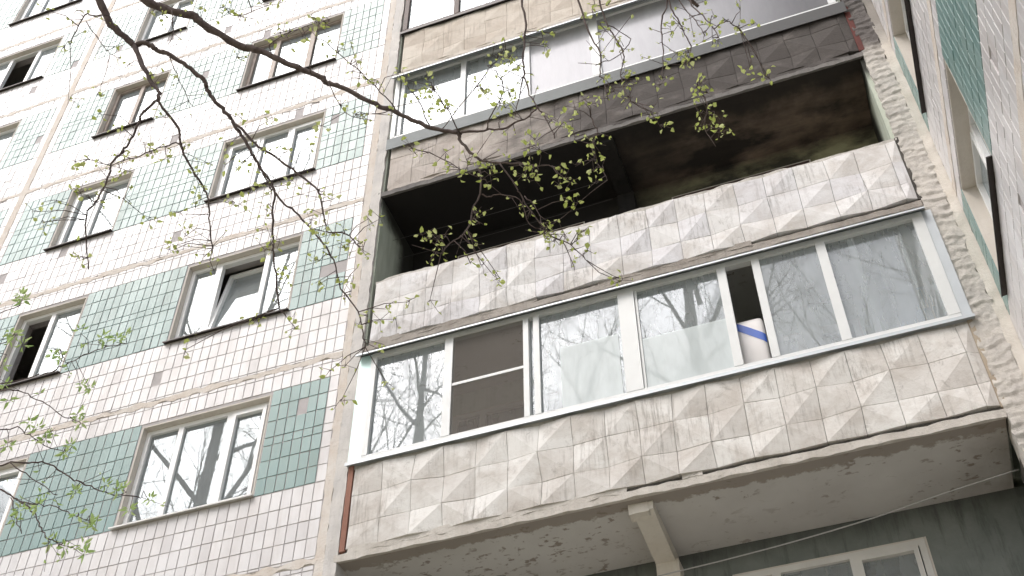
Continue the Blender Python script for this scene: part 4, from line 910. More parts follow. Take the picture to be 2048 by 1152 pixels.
BIRCH_CLUSTERS = [[27,[3.021,-6.719,-2.724],[3.093,-6.585,-2.701]],[27,[3.093,-6.638,-2.645],[3.109,-6.593,-2.64]],[27,[3.061,-6.582,-2.843],[3.056,-6.555,-2.798]],[1,[3.336,-6.252,-2.827],[3.317,-6.243,-2.819]],[28,[3.272,-6.443,-2.857],[3.235,-6.47,-2.855]],[1,[3.206,-6.332,-2.723],[3.243,-6.299,-2.658]],[1,[3.342,-6.303,-2.838],[3.284,-6.262,-2.753]],[27,[3.019,-6.402,-3.013],[3.056,-6.555,-2.798]],[28,[3.171,-6.393,-3.045],[3.235,-6.47,-2.855]],[2,[3.214,-6.377,-3.184],[3.306,-6.233,-3.169]],[2,[3.28,-6.311,-3.245],[3.291,-6.222,-3.203]],[30,[3.43,-6.284,-3.393],[3.412,-6.229,-3.392]],[3,[3.418,-6.198,-3.084],[3.424,-6.194,-3.057]],[30,[3.212,-6.399,-3.564],[3.255,-6.362,-3.538]],[30,[3.261,-6.381,-3.557],[3.255,-6.362,-3.538]],[30,[3.476,-6.268,-3.467],[3.426,-6.222,-3.379]],[30,[3.511,-6.196,-3.429],[3.472,-6.192,-3.325]],[2,[3.3,-6.246,-3.377],[3.246,-6.212,-3.303]],[2,[3.174,-6.276,-3.626],[3.163,-6.17,-3.567]],[2,[2.979,-6.308,-3.699],[3.135,-6.167,-3.638]],[2,[3.071,-6.296,-3.656],[3.135,-6.167,-3.638]],[2,[3.031,-6.282,-3.758],[3.133,-6.155,-3.657]],[2,[3.062,-6.271,-3.759],[3.133,-6.155,-3.657]],[2,[3.168,-6.301,-3.634],[3.157,-6.17,-3.581]],[30,[3.378,-6.282,-3.582],[3.322,-6.278,-3.481]],[2,[3.257,-6.107,-3.498],[3.191,-6.181,-3.482]],[2,[3.354,-6.022,-3.582],[3.186,-6.178,-3.497]],[3,[3.463,-5.969,-3.531],[3.531,-5.861,-3.454]],[3,[3.51,-5.937,-3.48],[3.536,-5.879,-3.423]],[3,[3.387,-5.873,-3.62],[3.527,-5.792,-3.56]],[3,[3.453,-5.886,-3.592],[3.527,-5.819,-3.517]],[3,[3.373,-5.863,-3.638],[3.528,-5.781,-3.583]],[2,[3.147,-6.136,-3.888],[3.121,-6.059,-3.8]],[2,[3.159,-6.121,-3.877],[3.121,-6.059,-3.8]],[3,[3.527,-5.807,-3.672],[3.53,-5.77,-3.607]],[3,[3.533,-5.724,-3.688],[3.53,-5.77,-3.607]],[3,[3.541,-6.027,-3.382],[3.5,-5.975,-3.295]],[8,[3.644,-5.995,-3.143],[3.683,-5.971,-3.05]],[4,[3.685,-6.032,-2.971],[3.611,-5.979,-2.905]],[8,[3.734,-5.956,-3.251],[3.731,-5.91,-3.151]],[8,[3.668,-5.932,-3.248],[3.731,-5.91,-3.151]],[8,[3.623,-5.951,-3.233],[3.723,-5.927,-3.132]],[6,[3.763,-5.906,-3.125],[3.745,-5.873,-3.063]],[6,[3.89,-5.869,-3.136],[3.822,-5.829,-3.127]],[3,[3.665,-5.828,-3.401],[3.538,-5.888,-3.408]],[3,[3.653,-5.852,-3.406],[3.541,-5.897,-3.392]],[5,[3.764,-5.768,-3.411],[3.757,-5.707,-3.327]],[45,[3.996,-6.318,-2.896],[4.003,-6.291,-2.9]],[45,[4.102,-6.32,-2.915],[4.1,-6.318,-2.911]],[45,[4.18,-6.329,-2.994],[4.164,-6.324,-2.914]],[45,[4.25,-6.36,-2.934],[4.228,-6.331,-2.918]],[45,[4.297,-6.343,-2.977],[4.26,-6.334,-2.92]],[45,[4.318,-6.34,-2.962],[4.26,-6.334,-2.92]],[32,[4.291,-6.181,-2.957],[4.267,-6.153,-2.931]],[32,[4.347,-6.165,-3.087],[4.315,-6.114,-2.983]],[33,[4.382,-6.129,-3.115],[4.378,-6.113,-3.097]],[33,[4.429,-6.07,-3.115],[4.396,-6.041,-3.083]],[33,[4.424,-6.038,-3.088],[4.402,-6.017,-3.079]],[44,[4.228,-6.009,-3.127],[4.207,-5.964,-3.068]],[44,[4.271,-5.94,-3.135],[4.265,-5.92,-3.109]],[6,[3.827,-5.954,-2.956],[3.693,-5.896,-3.001]],[9,[3.696,-6.155,-2.659],[3.69,-6.156,-2.552]],[35,[3.798,-6.324,-2.637],[3.78,-6.333,-2.595]],[35,[3.804,-6.397,-2.666],[3.764,-6.368,-2.617]],[35,[3.927,-6.349,-2.614],[3.834,-6.323,-2.537]],[35,[3.974,-6.288,-2.518],[3.835,-6.307,-2.552]],[35,[3.74,-6.414,-2.632],[3.763,-6.387,-2.625]],[44,[4.106,-5.959,-3.159],[4.217,-5.942,-3.09]],[6,[4.02,-5.884,-3.177],[3.886,-5.785,-3.185]],[6,[3.904,-5.802,-3.289],[3.91,-5.772,-3.211]],[8,[3.709,-5.835,-3.337],[3.783,-5.814,-3.276]],[5,[3.783,-5.635,-3.485],[3.736,-5.621,-3.467]],[5,[3.732,-5.634,-3.499],[3.734,-5.61,-3.486]],[5,[3.723,-5.65,-3.547],[3.733,-5.599,-3.505]],[5,[3.75,-5.543,-3.584],[3.729,-5.549,-3.585]],[5,[3.799,-5.562,-3.672],[3.728,-5.522,-3.626]],[6,[4.067,-5.801,-3.468],[4.026,-5.737,-3.391]],[6,[4.117,-5.771,-3.491],[4.028,-5.725,-3.414]],[6,[4.183,-5.732,-3.699],[4.145,-5.68,-3.638]],[6,[4.263,-5.729,-3.794],[4.208,-5.663,-3.715]],[6,[4.23,-5.644,-3.739],[4.217,-5.659,-3.73]],[6,[4.163,-5.682,-3.737],[4.189,-5.672,-3.686]],[6,[4.061,-5.744,-3.645],[4.044,-5.672,-3.552]],[7,[3.979,-5.713,-3.509],[3.926,-5.652,-3.456]],[7,[3.989,-5.613,-3.68],[4.026,-5.582,-3.619]],[7,[4.022,-5.615,-3.841],[4.058,-5.53,-3.735]],[7,[4.133,-5.559,-3.777],[4.058,-5.53,-3.735]],[7,[4.204,-5.486,-3.985],[4.136,-5.437,-3.922]],[7,[4.117,-5.513,-3.823],[4.081,-5.492,-3.809]],[6,[4.332,-5.706,-3.629],[4.189,-5.672,-3.686]],[6,[4.285,-5.732,-3.639],[4.171,-5.68,-3.657]],[5,[3.758,-5.402,-3.781],[3.719,-5.451,-3.739]],[5,[3.781,-5.386,-3.823],[3.719,-5.451,-3.739]],[5,[3.673,-5.526,-3.869],[3.719,-5.451,-3.739]],[5,[3.618,-5.486,-3.828],[3.719,-5.451,-3.739]],[5,[3.365,-5.534,-3.898],[3.719,-5.451,-3.739]],[5,[3.32,-5.529,-3.941],[3.719,-5.451,-3.739]],[7,[4.146,-5.439,-3.982],[4.143,-5.425,-3.967]],[7,[4.255,-5.463,-4.012],[4.143,-5.425,-3.967]],[7,[4.258,-5.435,-3.908],[4.133,-5.443,-3.9]],[7,[4.088,-5.421,-4.186],[4.169,-5.412,-4.099]],[7,[4.027,-5.32,-4.282],[4.169,-5.412,-4.099]],[7,[4.058,-5.487,-4.263],[4.169,-5.412,-4.099]],[7,[4.239,-5.308,-4.237],[4.169,-5.412,-4.099]],[7,[4.294,-5.401,-3.951],[4.143,-5.425,-3.967]],[7,[4.354,-5.391,-3.852],[4.133,-5.443,-3.9]],[13,[4.475,-5.439,-3.943],[4.567,-5.555,-3.801]],[9,[3.524,-6.32,-2.375],[3.479,-6.297,-2.382]],[9,[3.293,-6.402,-2.396],[3.287,-6.401,-2.302]],[9,[3.329,-6.355,-2.365],[3.343,-6.368,-2.331]],[45,[4.057,-6.336,-2.893],[4.052,-6.304,-2.905]],[45,[4.104,-6.28,-2.982],[4.076,-6.311,-2.908]],[33,[4.519,-6.034,-3.05],[4.408,-5.99,-3.076]],[36,[4.611,-6.126,-3.29],[4.596,-6.008,-3.221]],[37,[4.675,-6.038,-3.197],[4.683,-6.012,-3.192]],[36,[4.614,-6.053,-3.265],[4.596,-6.008,-3.221]],[36,[4.621,-6.014,-3.273],[4.591,-5.97,-3.197]],[37,[4.648,-5.915,-3.208],[4.68,-5.886,-3.157]],[37,[4.717,-5.903,-3.247],[4.686,-5.835,-3.154]],[37,[4.71,-5.859,-3.202],[4.686,-5.835,-3.154]],[37,[4.686,-5.978,-3.198],[4.678,-5.966,-3.173]],[37,[4.693,-5.907,-3.2],[4.68,-5.886,-3.157]],[43,[4.833,-5.747,-2.949],[4.798,-5.774,-2.936]],[43,[4.937,-5.924,-2.968],[4.94,-5.876,-2.936]],[43,[4.97,-5.916,-2.972],[4.963,-5.897,-2.95]],[43,[5.024,-5.93,-3.043],[4.963,-5.897,-2.95]],[43,[4.912,-5.889,-3.006],[4.906,-5.843,-2.915]],[43,[5.018,-5.915,-2.998],[4.963,-5.897,-2.95]],[43,[5.003,-5.939,-2.921],[4.963,-5.897,-2.95]],[16,[5.105,-5.679,-2.534],[5.019,-5.704,-2.5]],[16,[5.167,-5.669,-2.507],[5.022,-5.707,-2.476]],[16,[5.113,-5.67,-2.594],[5.009,-5.686,-2.574]],[38,[5.002,-5.873,-3.251],[4.963,-5.877,-3.224]],[38,[4.958,-5.879,-3.314],[4.932,-5.833,-3.223]],[38,[4.958,-5.817,-3.249],[4.932,-5.833,-3.223]],[43,[4.83,-5.739,-2.957],[4.798,-5.774,-2.936]],[11,[4.924,-5.789,-3.29],[4.888,-5.699,-3.222]],[39,[4.51,-5.829,-3.335],[4.488,-5.789,-3.285]],[39,[4.536,-5.851,-3.412],[4.511,-5.793,-3.312]],[39,[4.663,-5.783,-3.403],[4.641,-5.732,-3.385]],[39,[4.688,-5.778,-3.499],[4.671,-5.716,-3.412]],[39,[4.717,-5.732,-3.51],[4.701,-5.699,-3.439]],[12,[4.731,-5.686,-3.386],[4.745,-5.646,-3.291]],[12,[4.791,-5.685,-3.394],[4.771,-5.635,-3.323]],[13,[4.807,-5.6,-3.407],[4.755,-5.588,-3.356]],[12,[4.824,-5.614,-3.413],[4.842,-5.638,-3.377]],[13,[4.782,-5.566,-3.41],[4.751,-5.572,-3.383]],[12,[4.997,-5.669,-3.522],[4.98,-5.618,-3.431]],[12,[5.023,-5.677,-3.525],[5.002,-5.614,-3.439]],[12,[5.023,-5.648,-3.56],[5.022,-5.612,-3.447]],[12,[5.014,-5.587,-3.518],[5.022,-5.612,-3.447]],[12,[4.973,-5.633,-3.521],[4.98,-5.618,-3.431]],[12,[5.135,-5.64,-3.565],[5.102,-5.602,-3.479]],[12,[5.149,-5.614,-3.558],[5.102,-5.602,-3.479]],[12,[5.157,-5.607,-3.588],[5.102,-5.602,-3.479]],[12,[5.122,-5.569,-3.58],[5.102,-5.602,-3.479]],[12,[5.169,-5.573,-3.587],[5.102,-5.602,-3.479]],[26,[5.282,-5.594,-3.503],[5.285,-5.54,-3.439]],[26,[5.266,-5.541,-3.503],[5.297,-5.518,-3.474]],[26,[5.275,-5.554,-3.611],[5.309,-5.495,-3.509]],[26,[5.324,-5.593,-3.558],[5.297,-5.518,-3.474]],[26,[5.193,-5.557,-3.454],[5.285,-5.54,-3.439]],[12,[5.086,-5.726,-3.507],[5.042,-5.609,-3.455]],[12,[5.047,-5.746,-3.479],[5.002,-5.614,-3.439]],[16,[5.033,-5.627,-3.283],[5.101,-5.588,-3.196]],[40,[5.123,-5.464,-3.544],[4.982,-5.463,-3.57]],[14,[5.168,-5.512,-3.671],[5.01,-5.413,-3.647]],[26,[5.167,-5.46,-3.593],[5.315,-5.484,-3.527]],[13,[4.746,-5.585,-3.663],[4.692,-5.532,-3.57]],[13,[4.744,-5.551,-3.658],[4.684,-5.526,-3.593]],[13,[4.514,-5.64,-3.747],[4.574,-5.551,-3.785]],[13,[4.531,-5.625,-3.754],[4.58,-5.548,-3.769]],[13,[4.58,-5.627,-3.792],[4.587,-5.545,-3.754]],[13,[4.587,-5.619,-3.754],[4.6,-5.539,-3.722]],[13,[4.6,-5.62,-3.776],[4.6,-5.539,-3.722]],[13,[4.564,-5.632,-3.889],[4.567,-5.555,-3.801]],[13,[4.579,-5.565,-3.807],[4.574,-5.551,-3.785]],[13,[4.68,-5.475,-3.667],[4.668,-5.513,-3.64]],[13,[4.712,-5.522,-3.764],[4.668,-5.513,-3.64]],[13,[4.751,-5.316,-3.777],[4.668,-5.513,-3.64]],[13,[4.761,-5.405,-3.855],[4.654,-5.518,-3.656]],[13,[4.702,-5.404,-3.767],[4.64,-5.523,-3.672]],[13,[4.681,-5.498,-3.841],[4.613,-5.534,-3.705]],[40,[5.024,-5.494,-3.709],[4.991,-5.433,-3.644]],[14,[5.03,-5.478,-3.727],[5.01,-5.413,-3.647]],[40,[5.003,-5.466,-3.719],[4.994,-5.423,-3.669]],[40,[5.051,-5.514,-3.824],[5.031,-5.448,-3.744]],[15,[5.087,-5.408,-3.722],[5.057,-5.387,-3.715]],[41,[5.049,-5.439,-3.775],[5.039,-5.388,-3.713]],[15,[5.173,-5.372,-3.817],[5.14,-5.331,-3.806]],[15,[5.155,-5.453,-3.799],[5.095,-5.365,-3.745]],[15,[5.188,-5.45,-3.776],[5.095,-5.365,-3.745]],[15,[5.269,-5.269,-3.922],[5.151,-5.323,-3.822]],[15,[5.288,-5.26,-3.936],[5.151,-5.323,-3.822]],[16,[5.199,-5.582,-3.207],[5.107,-5.582,-3.221]],[26,[5.218,-5.623,-3.346],[5.283,-5.572,-3.366]],[16,[5.178,-5.629,-3.24],[5.101,-5.588,-3.196]],[16,[5.144,-5.63,-3.187],[5.09,-5.599,-3.147]],[26,[5.31,-5.713,-3.243],[5.293,-5.599,-3.197]],[26,[5.288,-5.711,-3.211],[5.293,-5.599,-3.197]],[26,[5.239,-5.665,-3.182],[5.293,-5.599,-3.197]],[26,[5.307,-5.608,-3.35],[5.308,-5.584,-3.313]],[26,[5.297,-5.629,-3.427],[5.289,-5.575,-3.353]],[18,[5.4,-5.614,-3.012],[5.374,-5.585,-2.959]],[18,[5.414,-5.582,-3.014],[5.376,-5.582,-3.017]],[19,[5.477,-5.612,-2.946],[5.449,-5.554,-2.867]],[19,[5.494,-5.598,-2.976],[5.45,-5.551,-2.892]],[19,[5.517,-5.543,-2.951],[5.452,-5.546,-2.943]],[19,[5.48,-5.585,-3.114],[5.47,-5.544,-3.064]],[19,[5.446,-5.59,-2.589],[5.443,-5.562,-2.553]],[42,[5.409,-5.628,-2.558],[5.417,-5.592,-2.468]],[19,[5.383,-5.606,-2.461],[5.414,-5.593,-2.421]],[19,[5.357,-5.632,-2.368],[5.4,-5.614,-2.34]],[19,[5.38,-5.663,-2.359],[5.401,-5.625,-2.31]],[19,[5.445,-5.672,-2.413],[5.401,-5.625,-2.31]],[18,[5.295,-5.656,-2.443],[5.317,-5.648,-2.432]],[20,[5.627,-5.475,-2.869],[5.617,-5.478,-2.852]],[20,[5.612,-5.496,-2.954],[5.609,-5.474,-2.879]],[19,[5.583,-5.562,-3.193],[5.475,-5.545,-3.087]],[19,[5.582,-5.507,-3.177],[5.475,-5.545,-3.087]],[19,[5.577,-5.455,-3.203],[5.475,-5.545,-3.087]],[19,[5.55,-5.532,-3.214],[5.475,-5.545,-3.087]],[21,[5.76,-5.561,-2.851],[5.774,-5.503,-2.777]],[21,[5.76,-5.505,-2.834],[5.758,-5.504,-2.825]],[21,[5.737,-5.558,-2.941],[5.751,-5.504,-2.849]],[21,[5.725,-5.543,-2.806],[5.766,-5.504,-2.801]],[21,[5.77,-5.519,-2.882],[5.751,-5.504,-2.849]],[20,[5.715,-5.571,-2.619],[5.668,-5.525,-2.532]],[21,[5.767,-5.529,-2.607],[5.767,-5.507,-2.561]],[22,[5.873,-5.626,-2.84],[5.861,-5.578,-2.757]],[23,[5.908,-5.601,-2.887],[5.926,-5.595,-2.868]],[23,[5.933,-5.633,-2.754],[5.9,-5.56,-2.677]],[24,[5.975,-5.653,-2.831],[5.978,-5.637,-2.816]],[24,[6.02,-5.631,-2.888],[6.018,-5.624,-2.872]],[24,[6.1,-5.658,-2.933],[6.027,-5.621,-2.885]],[24,[6.051,-5.693,-2.852],[5.998,-5.63,-2.844]],[25,[5.799,-5.564,-3.127],[5.782,-5.517,-3.08]],[25,[5.825,-5.591,-3.159],[5.782,-5.517,-3.08]],[25,[5.784,-5.565,-3.161],[5.784,-5.516,-3.091]],[25,[5.819,-5.511,-3.142],[5.793,-5.506,-3.146]],[25,[5.815,-5.5,-3.244],[5.802,-5.484,-3.21]],[25,[5.829,-5.495,-3.302],[5.791,-5.472,-3.239]],[25,[5.858,-5.475,-3.307],[5.791,-5.472,-3.239]],[25,[5.838,-5.488,-3.391],[5.777,-5.44,-3.323]],[25,[5.856,-5.473,-3.398],[5.783,-5.424,-3.365]],[25,[5.775,-5.458,-3.302],[5.778,-5.45,-3.296]],[25,[5.768,-5.499,-3.257],[5.791,-5.472,-3.239]],[24,[6.028,-5.526,-3.071],[6.027,-5.621,-2.885]],[24,[6.036,-5.481,-3.03],[6.027,-5.621,-2.885]],[24,[6.083,-5.478,-3.092],[6.027,-5.621,-2.885]],[24,[6.097,-5.481,-3.123],[6.027,-5.621,-2.885]]]
ROWAN_BRANCHES = [["branch",[[3.18,-6.338,-5.281,0.0039],[3.318,-6.36,-5.242,0.0034],[3.444,-6.352,-5.231,0.0031],[3.524,-6.335,-5.239,0.0028],[3.575,-6.322,-5.249,0.0027],[3.634,-6.29,-5.289,0.0025],[3.679,-6.27,-5.314,0.0023],[3.745,-6.245,-5.345,0.0021],[3.812,-6.226,-5.366,0.002],[3.885,-6.21,-5.384,0.0018]]],["branch",[[3.18,-6.338,-5.281,0.0039],[3.306,-6.349,-5.282,0.0034],[3.423,-6.332,-5.32,0.0029],[3.475,-6.317,-5.353,0.0027],[3.534,-6.3,-5.395,0.0024],[3.579,-6.284,-5.453,0.0022],[3.606,-6.276,-5.497,0.002],[3.651,-6.265,-5.532,0.0018],[3.671,-6.261,-5.543,0.0018]]],["branch",[[3.402,-6.257,-5.292,0.0024],[3.456,-6.27,-5.38,0.0019],[3.529,-6.287,-5.485,0.0014]]],["branch",[[3.478,-6.383,-5.264,0.0021],[3.545,-6.372,-5.318,0.0018],[3.612,-6.363,-5.369,0.0016],[3.685,-6.355,-5.426,0.0013]]],["branch",[[3.47,-6.305,-5.349,0.0023],[3.522,-6.293,-5.374,0.0021],[3.604,-6.286,-5.396,0.0018],[3.667,-6.273,-5.429,0.0016],[3.742,-6.26,-5.469,0.0013]]],["branch",[[3.206,-6.456,-4.974,0.0028],[3.346,-6.46,-4.963,0.0025],[3.508,-6.456,-4.964,0.0022],[3.58,-6.452,-4.967,0.0021],[3.638,-6.464,-4.96,0.0019],[3.722,-6.477,-4.954,0.0018],[3.815,-6.485,-4.953,0.0016],[3.892,-6.485,-4.96,0.0015]]],["branch",[[3.655,-6.491,-4.998,0.0019],[3.703,-6.538,-5.018,0.0015],[3.726,-6.568,-5.029,0.0014]]],["branch",[[3.268,-6.506,-5.034,0.0024],[3.384,-6.502,-5.033,0.0022],[3.508,-6.485,-5.049,0.0019],[3.571,-6.459,-5.083,0.0017],[3.635,-6.43,-5.128,0.0016],[3.688,-6.407,-5.165,0.0014],[3.723,-6.397,-5.178,0.0014]]],["branch",[[3.258,-6.474,-5.07,0.0024],[3.401,-6.404,-5.117,0.002],[3.458,-6.392,-5.118,0.0019],[3.5,-6.366,-5.143,0.0017],[3.543,-6.337,-5.175,0.0016],[3.612,-6.307,-5.201,0.0014]]],["branch",[[3.268,-6.506,-5.034,0.0022],[3.415,-6.597,-4.981,0.0018],[3.505,-6.621,-4.964,0.0016],[3.573,-6.643,-4.951,0.0014]]],["branch",[[3.353,-6.547,-4.916,0.0022],[3.473,-6.671,-4.885,0.0017],[3.605,-6.693,-4.887,0.0014]]]]
ROWAN_CLUSTERS = [[10,[3.657,-6.752,-4.913],[3.605,-6.693,-4.887]],[10,[3.662,-6.74,-4.926],[3.605,-6.693,-4.887]],[9,[3.614,-6.674,-5.004],[3.573,-6.643,-4.951]],[9,[3.576,-6.664,-4.971],[3.557,-6.636,-4.95]],[9,[3.637,-6.651,-5.036],[3.557,-6.636,-4.95]],[5,[3.761,-6.565,-4.931],[3.733,-6.471,-4.944]],[5,[3.864,-6.564,-4.998],[3.808,-6.479,-4.945]],[5,[3.913,-6.524,-4.967],[3.892,-6.485,-4.96]],[5,[3.915,-6.552,-5.011],[3.859,-6.482,-4.954]],[6,[3.767,-6.613,-5.088],[3.72,-6.56,-5.025]],[6,[3.744,-6.622,-5.084],[3.726,-6.568,-5.029]],[5,[3.724,-6.406,-5.035],[3.678,-6.462,-4.944]],[5,[3.681,-6.398,-5.004],[3.66,-6.459,-4.944]],[7,[3.775,-6.449,-5.235],[3.723,-6.397,-5.178]],[7,[3.735,-6.43,-5.176],[3.703,-6.395,-5.166]],[8,[3.537,-6.42,-5.141],[3.472,-6.366,-5.122]],[8,[3.524,-6.37,-5.12],[3.492,-6.359,-5.135]],[7,[3.455,-6.457,-5.051],[3.46,-6.468,-5.021]],[5,[3.393,-6.446,-4.955],[3.387,-6.438,-4.938]],[8,[3.668,-6.362,-5.258],[3.612,-6.307,-5.201]],[8,[3.641,-6.325,-5.192],[3.612,-6.307,-5.201]],[0,[3.714,-6.315,-5.394],[3.67,-6.261,-5.305]],[0,[3.784,-6.272,-5.353],[3.753,-6.235,-5.343]],[0,[3.839,-6.273,-5.387],[3.796,-6.226,-5.358]],[0,[3.843,-6.258,-5.368],[3.81,-6.223,-5.364]],[0,[3.881,-6.241,-5.453],[3.855,-6.215,-5.376]],[4,[3.755,-6.253,-5.484],[3.742,-6.26,-5.469]],[4,[3.788,-6.271,-5.496],[3.742,-6.26,-5.469]],[4,[3.777,-6.34,-5.512],[3.714,-6.267,-5.455]],[2,[3.486,-6.289,-5.423],[3.476,-6.278,-5.406]],[2,[3.512,-6.309,-5.405],[3.451,-6.272,-5.367]],[1,[3.637,-6.27,-5.532],[3.621,-6.245,-5.505]],[1,[3.702,-6.27,-5.566],[3.671,-6.261,-5.543]],[1,[3.724,-6.225,-5.533],[3.671,-6.261,-5.543]],[8,[3.545,-6.342,-5.156],[3.532,-6.341,-5.166]],[8,[3.464,-6.406,-5.204],[3.403,-6.381,-5.097]],[9,[3.525,-6.598,-5.04],[3.452,-6.597,-4.952]],[0,[3.956,-6.253,-5.439],[3.885,-6.21,-5.384]],[4,[3.618,-6.35,-5.442],[3.56,-6.296,-5.387]],[1,[3.79,-6.277,-5.609],[3.671,-6.261,-5.543]]]

def leaf_mesh(name, mat, L, W_, seed):
    r = random.Random(seed); m = MB()
    f = .16 * L; k = r.uniform(-.12, .12) * L
    m.v = [(0, 0, 0), (-W_ / 2, L * .36, f), (0, L * .42, 0), (W_ / 2, L * .36, f), (-W_ * .33, L * .72, f * .6 + k * .5), (0, L * .75, k * .4), (W_ * .33, L * .72, f * .6 + k * .5), (0, L, k)]
    m.f = [(0, 2, 1), (0, 3, 2), (1, 2, 5, 4), (2, 3, 6, 5), (4, 5, 7), (5, 6, 7)]
    return m.mesh(name, mat)
def branch_tree(root, branches, clusters, mat, leafs, nleaf, size, spread, rnd, twig_r=.0022, fan=False, cap=300):
    objs = []
    for kind, pts in branches:
        q = catmull([tuple(p) for p in pts], 4)
        q = [(p[0] + rnd.gauss(0, .0025), p[1] + rnd.gauss(0, .0025), p[2] + rnd.gauss(0, .0025), p[3] * rnd.uniform(.9, 1.12)) for p in q]
        m = MB(); m.tube(q, 8 if kind == 'limb' else 6, .06, rnd)
        objs.append(m.build(kind, mat, root, True))
    leaves = []; tw = {}
    def leaf(par, p, d, s):
        leaves.append((par, p, d, s))
    for (bi, p, a) in clusters:
        p = Vector(p); a = Vector(a); v = p - a
        m = tw.setdefault(bi, MB())
        mid = (a + p) / 2 + Vector((rnd.gauss(0, .01), rnd.gauss(0, .01), rnd.uniform(.0, .02)))
        end = p + Vector((rnd.gauss(0, .004), 0, -.012))
        if v.length > .35:
            # a long side twig
            m.tube([(*a, twig_r * 1.2), (*mid, twig_r), (*p, twig_r * .7), (*end, twig_r * .5)], 5)
        else:
            m.tube([(*a, twig_r), (*mid, twig_r * .85), (*end, twig_r * .5)], 5)
        n = rnd.randint(*nleaf)
        for i in range(n):
            off = Vector((rnd.gauss(0, spread), rnd.gauss(0, spread), rnd.gauss(0, spread)))
            if fan:
                an = 2 * math.pi * (i + rnd.uniform(-.2, .2)) / n
                d = Vector((math.cos(an), rnd.uniform(-.5, .5), math.sin(an) * .9 + .1))
                leaf(bi, p + d * .006, d, size * rnd.uniform(.7, 1.25))
            else:
                d = Vector((rnd.gauss(0, .7), rnd.gauss(0, .7), rnd.uniform(-1.1, .35)))
                m.tube([(*p, twig_r * .6), (*(p + off), twig_r * .45)], 4)
                leaf(bi, p + off, d, size * rnd.uniform(.6, 1.25))
    # more small leaves along the thin branches
    for bi, (kind, pts) in enumerate(branches):
        if kind != 'branch': continue
        n = len(pts)
        for _ in range(int(n * (1.3 if not fan else .5))):
            j = rnd.randint(n // 3, n - 2); t = rnd.random()
            a = Vector(pts[j][:3]).lerp(Vector(pts[j + 1][:3]), t)
            off = Vector((rnd.gauss(0, .05), rnd.gauss(0, .05), rnd.gauss(0, .05)))
            m = tw.setdefault(bi, MB()); m.tube([(*a, twig_r * .8), (*(a + off), twig_r * .5)], 4)
            for q in range(rnd.randint(1, 3)):
                leaf(bi, a + off * rnd.uniform(.6, 1.1), Vector((rnd.gauss(0, .7), rnd.gauss(0, .7), rnd.uniform(-1, .3))), size * rnd.uniform(.45, .9))
    for bi, m in tw.items():
        o = m.build('twigs', mat, objs[bi], True); o['kind'] = 'stuff'
    order = sorted(range(len(leaves)), key=lambda i: -leaves[i][3] / (leaves[i][1] - Vector(CAM_P)).length)
    big = set(order[:cap]); rest = MB()
    for i, (bi, p, d, s) in enumerate(leaves):
        d = d.normalized() if d.length > 1e-6 else Vector((0, 0, -1))
        R = d.to_track_quat('Y', 'Z').to_matrix().to_4x4() @ Matrix.Rotation(rnd.uniform(0, 6.28), 4, 'Y')
        mtx = Matrix.Translation(p) @ R @ Matrix.Scale(s, 4)
        me = leafs[i % len(leafs)]
        if i in big:
            o = bpy.data.objects.new('leaf', me); COL.objects.link(o)
            o.matrix_basis = mtx; attach(o, objs[bi])
        else:
            b = len(rest.v); rest.v += [tuple(mtx @ v.co) for v in me.vertices]; rest.f += [tuple(b + q for q in f.vertices) for f in me.polygons]
    if rest.v:
        o = rest.build('small_leaves', leafs[0].materials[0], root); o['kind'] = 'stuff'
    return objs

def grow(mb, p, d, r, length, depth, rnd, sides=6, spread=.55, up=.12):
    """recursive bare crown"""
    n = 4; pts = [(*p, r)]
    q = Vector(p); dd = Vector(d).normalized(); seg = length / n
    for i in range(n):
        dd = (dd + Vector((rnd.gauss(0, .10), rnd.gauss(0, .10), rnd.gauss(0, .07) + up * .25))).normalized()
        q = q + dd * seg; pts.append((*q, r * (1 - .5 * (i + 1) / n)))
        if depth > 0 and i >= 1:
            for _ in range(1 if depth > 3 else rnd.choice([1, 1, 2])):
                s = dd.orthogonal(); s.rotate(Matrix.Rotation(rnd.uniform(0, 6.28), 3, dd))
                nd = (dd * rnd.uniform(.6, 1.0) + s * rnd.uniform(spread * .7, spread * 1.5)).normalized()
                grow(mb, q, nd, pts[-1][3] * rnd.uniform(.45, .68), length * rnd.uniform(.52, .74), depth - 1, rnd, max(3, sides - 1), spread, up)
    mb.tube(pts, sides)
    if depth > 0:
        grow(mb, q, dd, pts[-1][3], length * .7, depth - 1, rnd, max(3, sides - 1), spread, up)

rb = random.Random(5)
birch = thing('birch_tree', 'birch with dark limbs and tiny fresh leaves reaching in from the top', 'tree', (2.9, -13.0, GROUND))
trunk = [(2.9, -13.0, GROUND, .30), (2.95, -13.0, -6, .25), (3.05, -12.95, -2.5, .25), (3.1, -13.0, 1.5, .23), (3.1, -13.1, 6, .21), (3.05, -13.1, 11, .17), (3.1, -13.2, 16, .11), (3.1, -13.2, 20, .04)]
MB().tube(catmull(trunk, 5), 12, .04, rb).build('trunk', M['bark2'], birch, True)
lf = [leaf_mesh('leaf', M['leaf'], 1.0, .72, s) for s in range(4)]
bo = branch_tree(birch, BIRCH_BRANCHES, BIRCH_CLUSTERS, M['bark'], lf, (3, 5), .027, .022, rb)
P1 = BIRCH_BRANCHES[0][1][0]; P2_ = BIRCH_BRANCHES[9][1][0]
for P_, r0 in ((P1, .04), (P2_, .042)):
    q = [(3.05, -12.95, -3.4, .12), (2.95, -11.0, -2.6, .085), (2.9, -8.8, -2.25, .06), (P_[0], P_[1], P_[2], P_[3])]
    MB().tube(catmull(q, 6), 10, .04, rb).build('limb', M['bark'], birch, True)
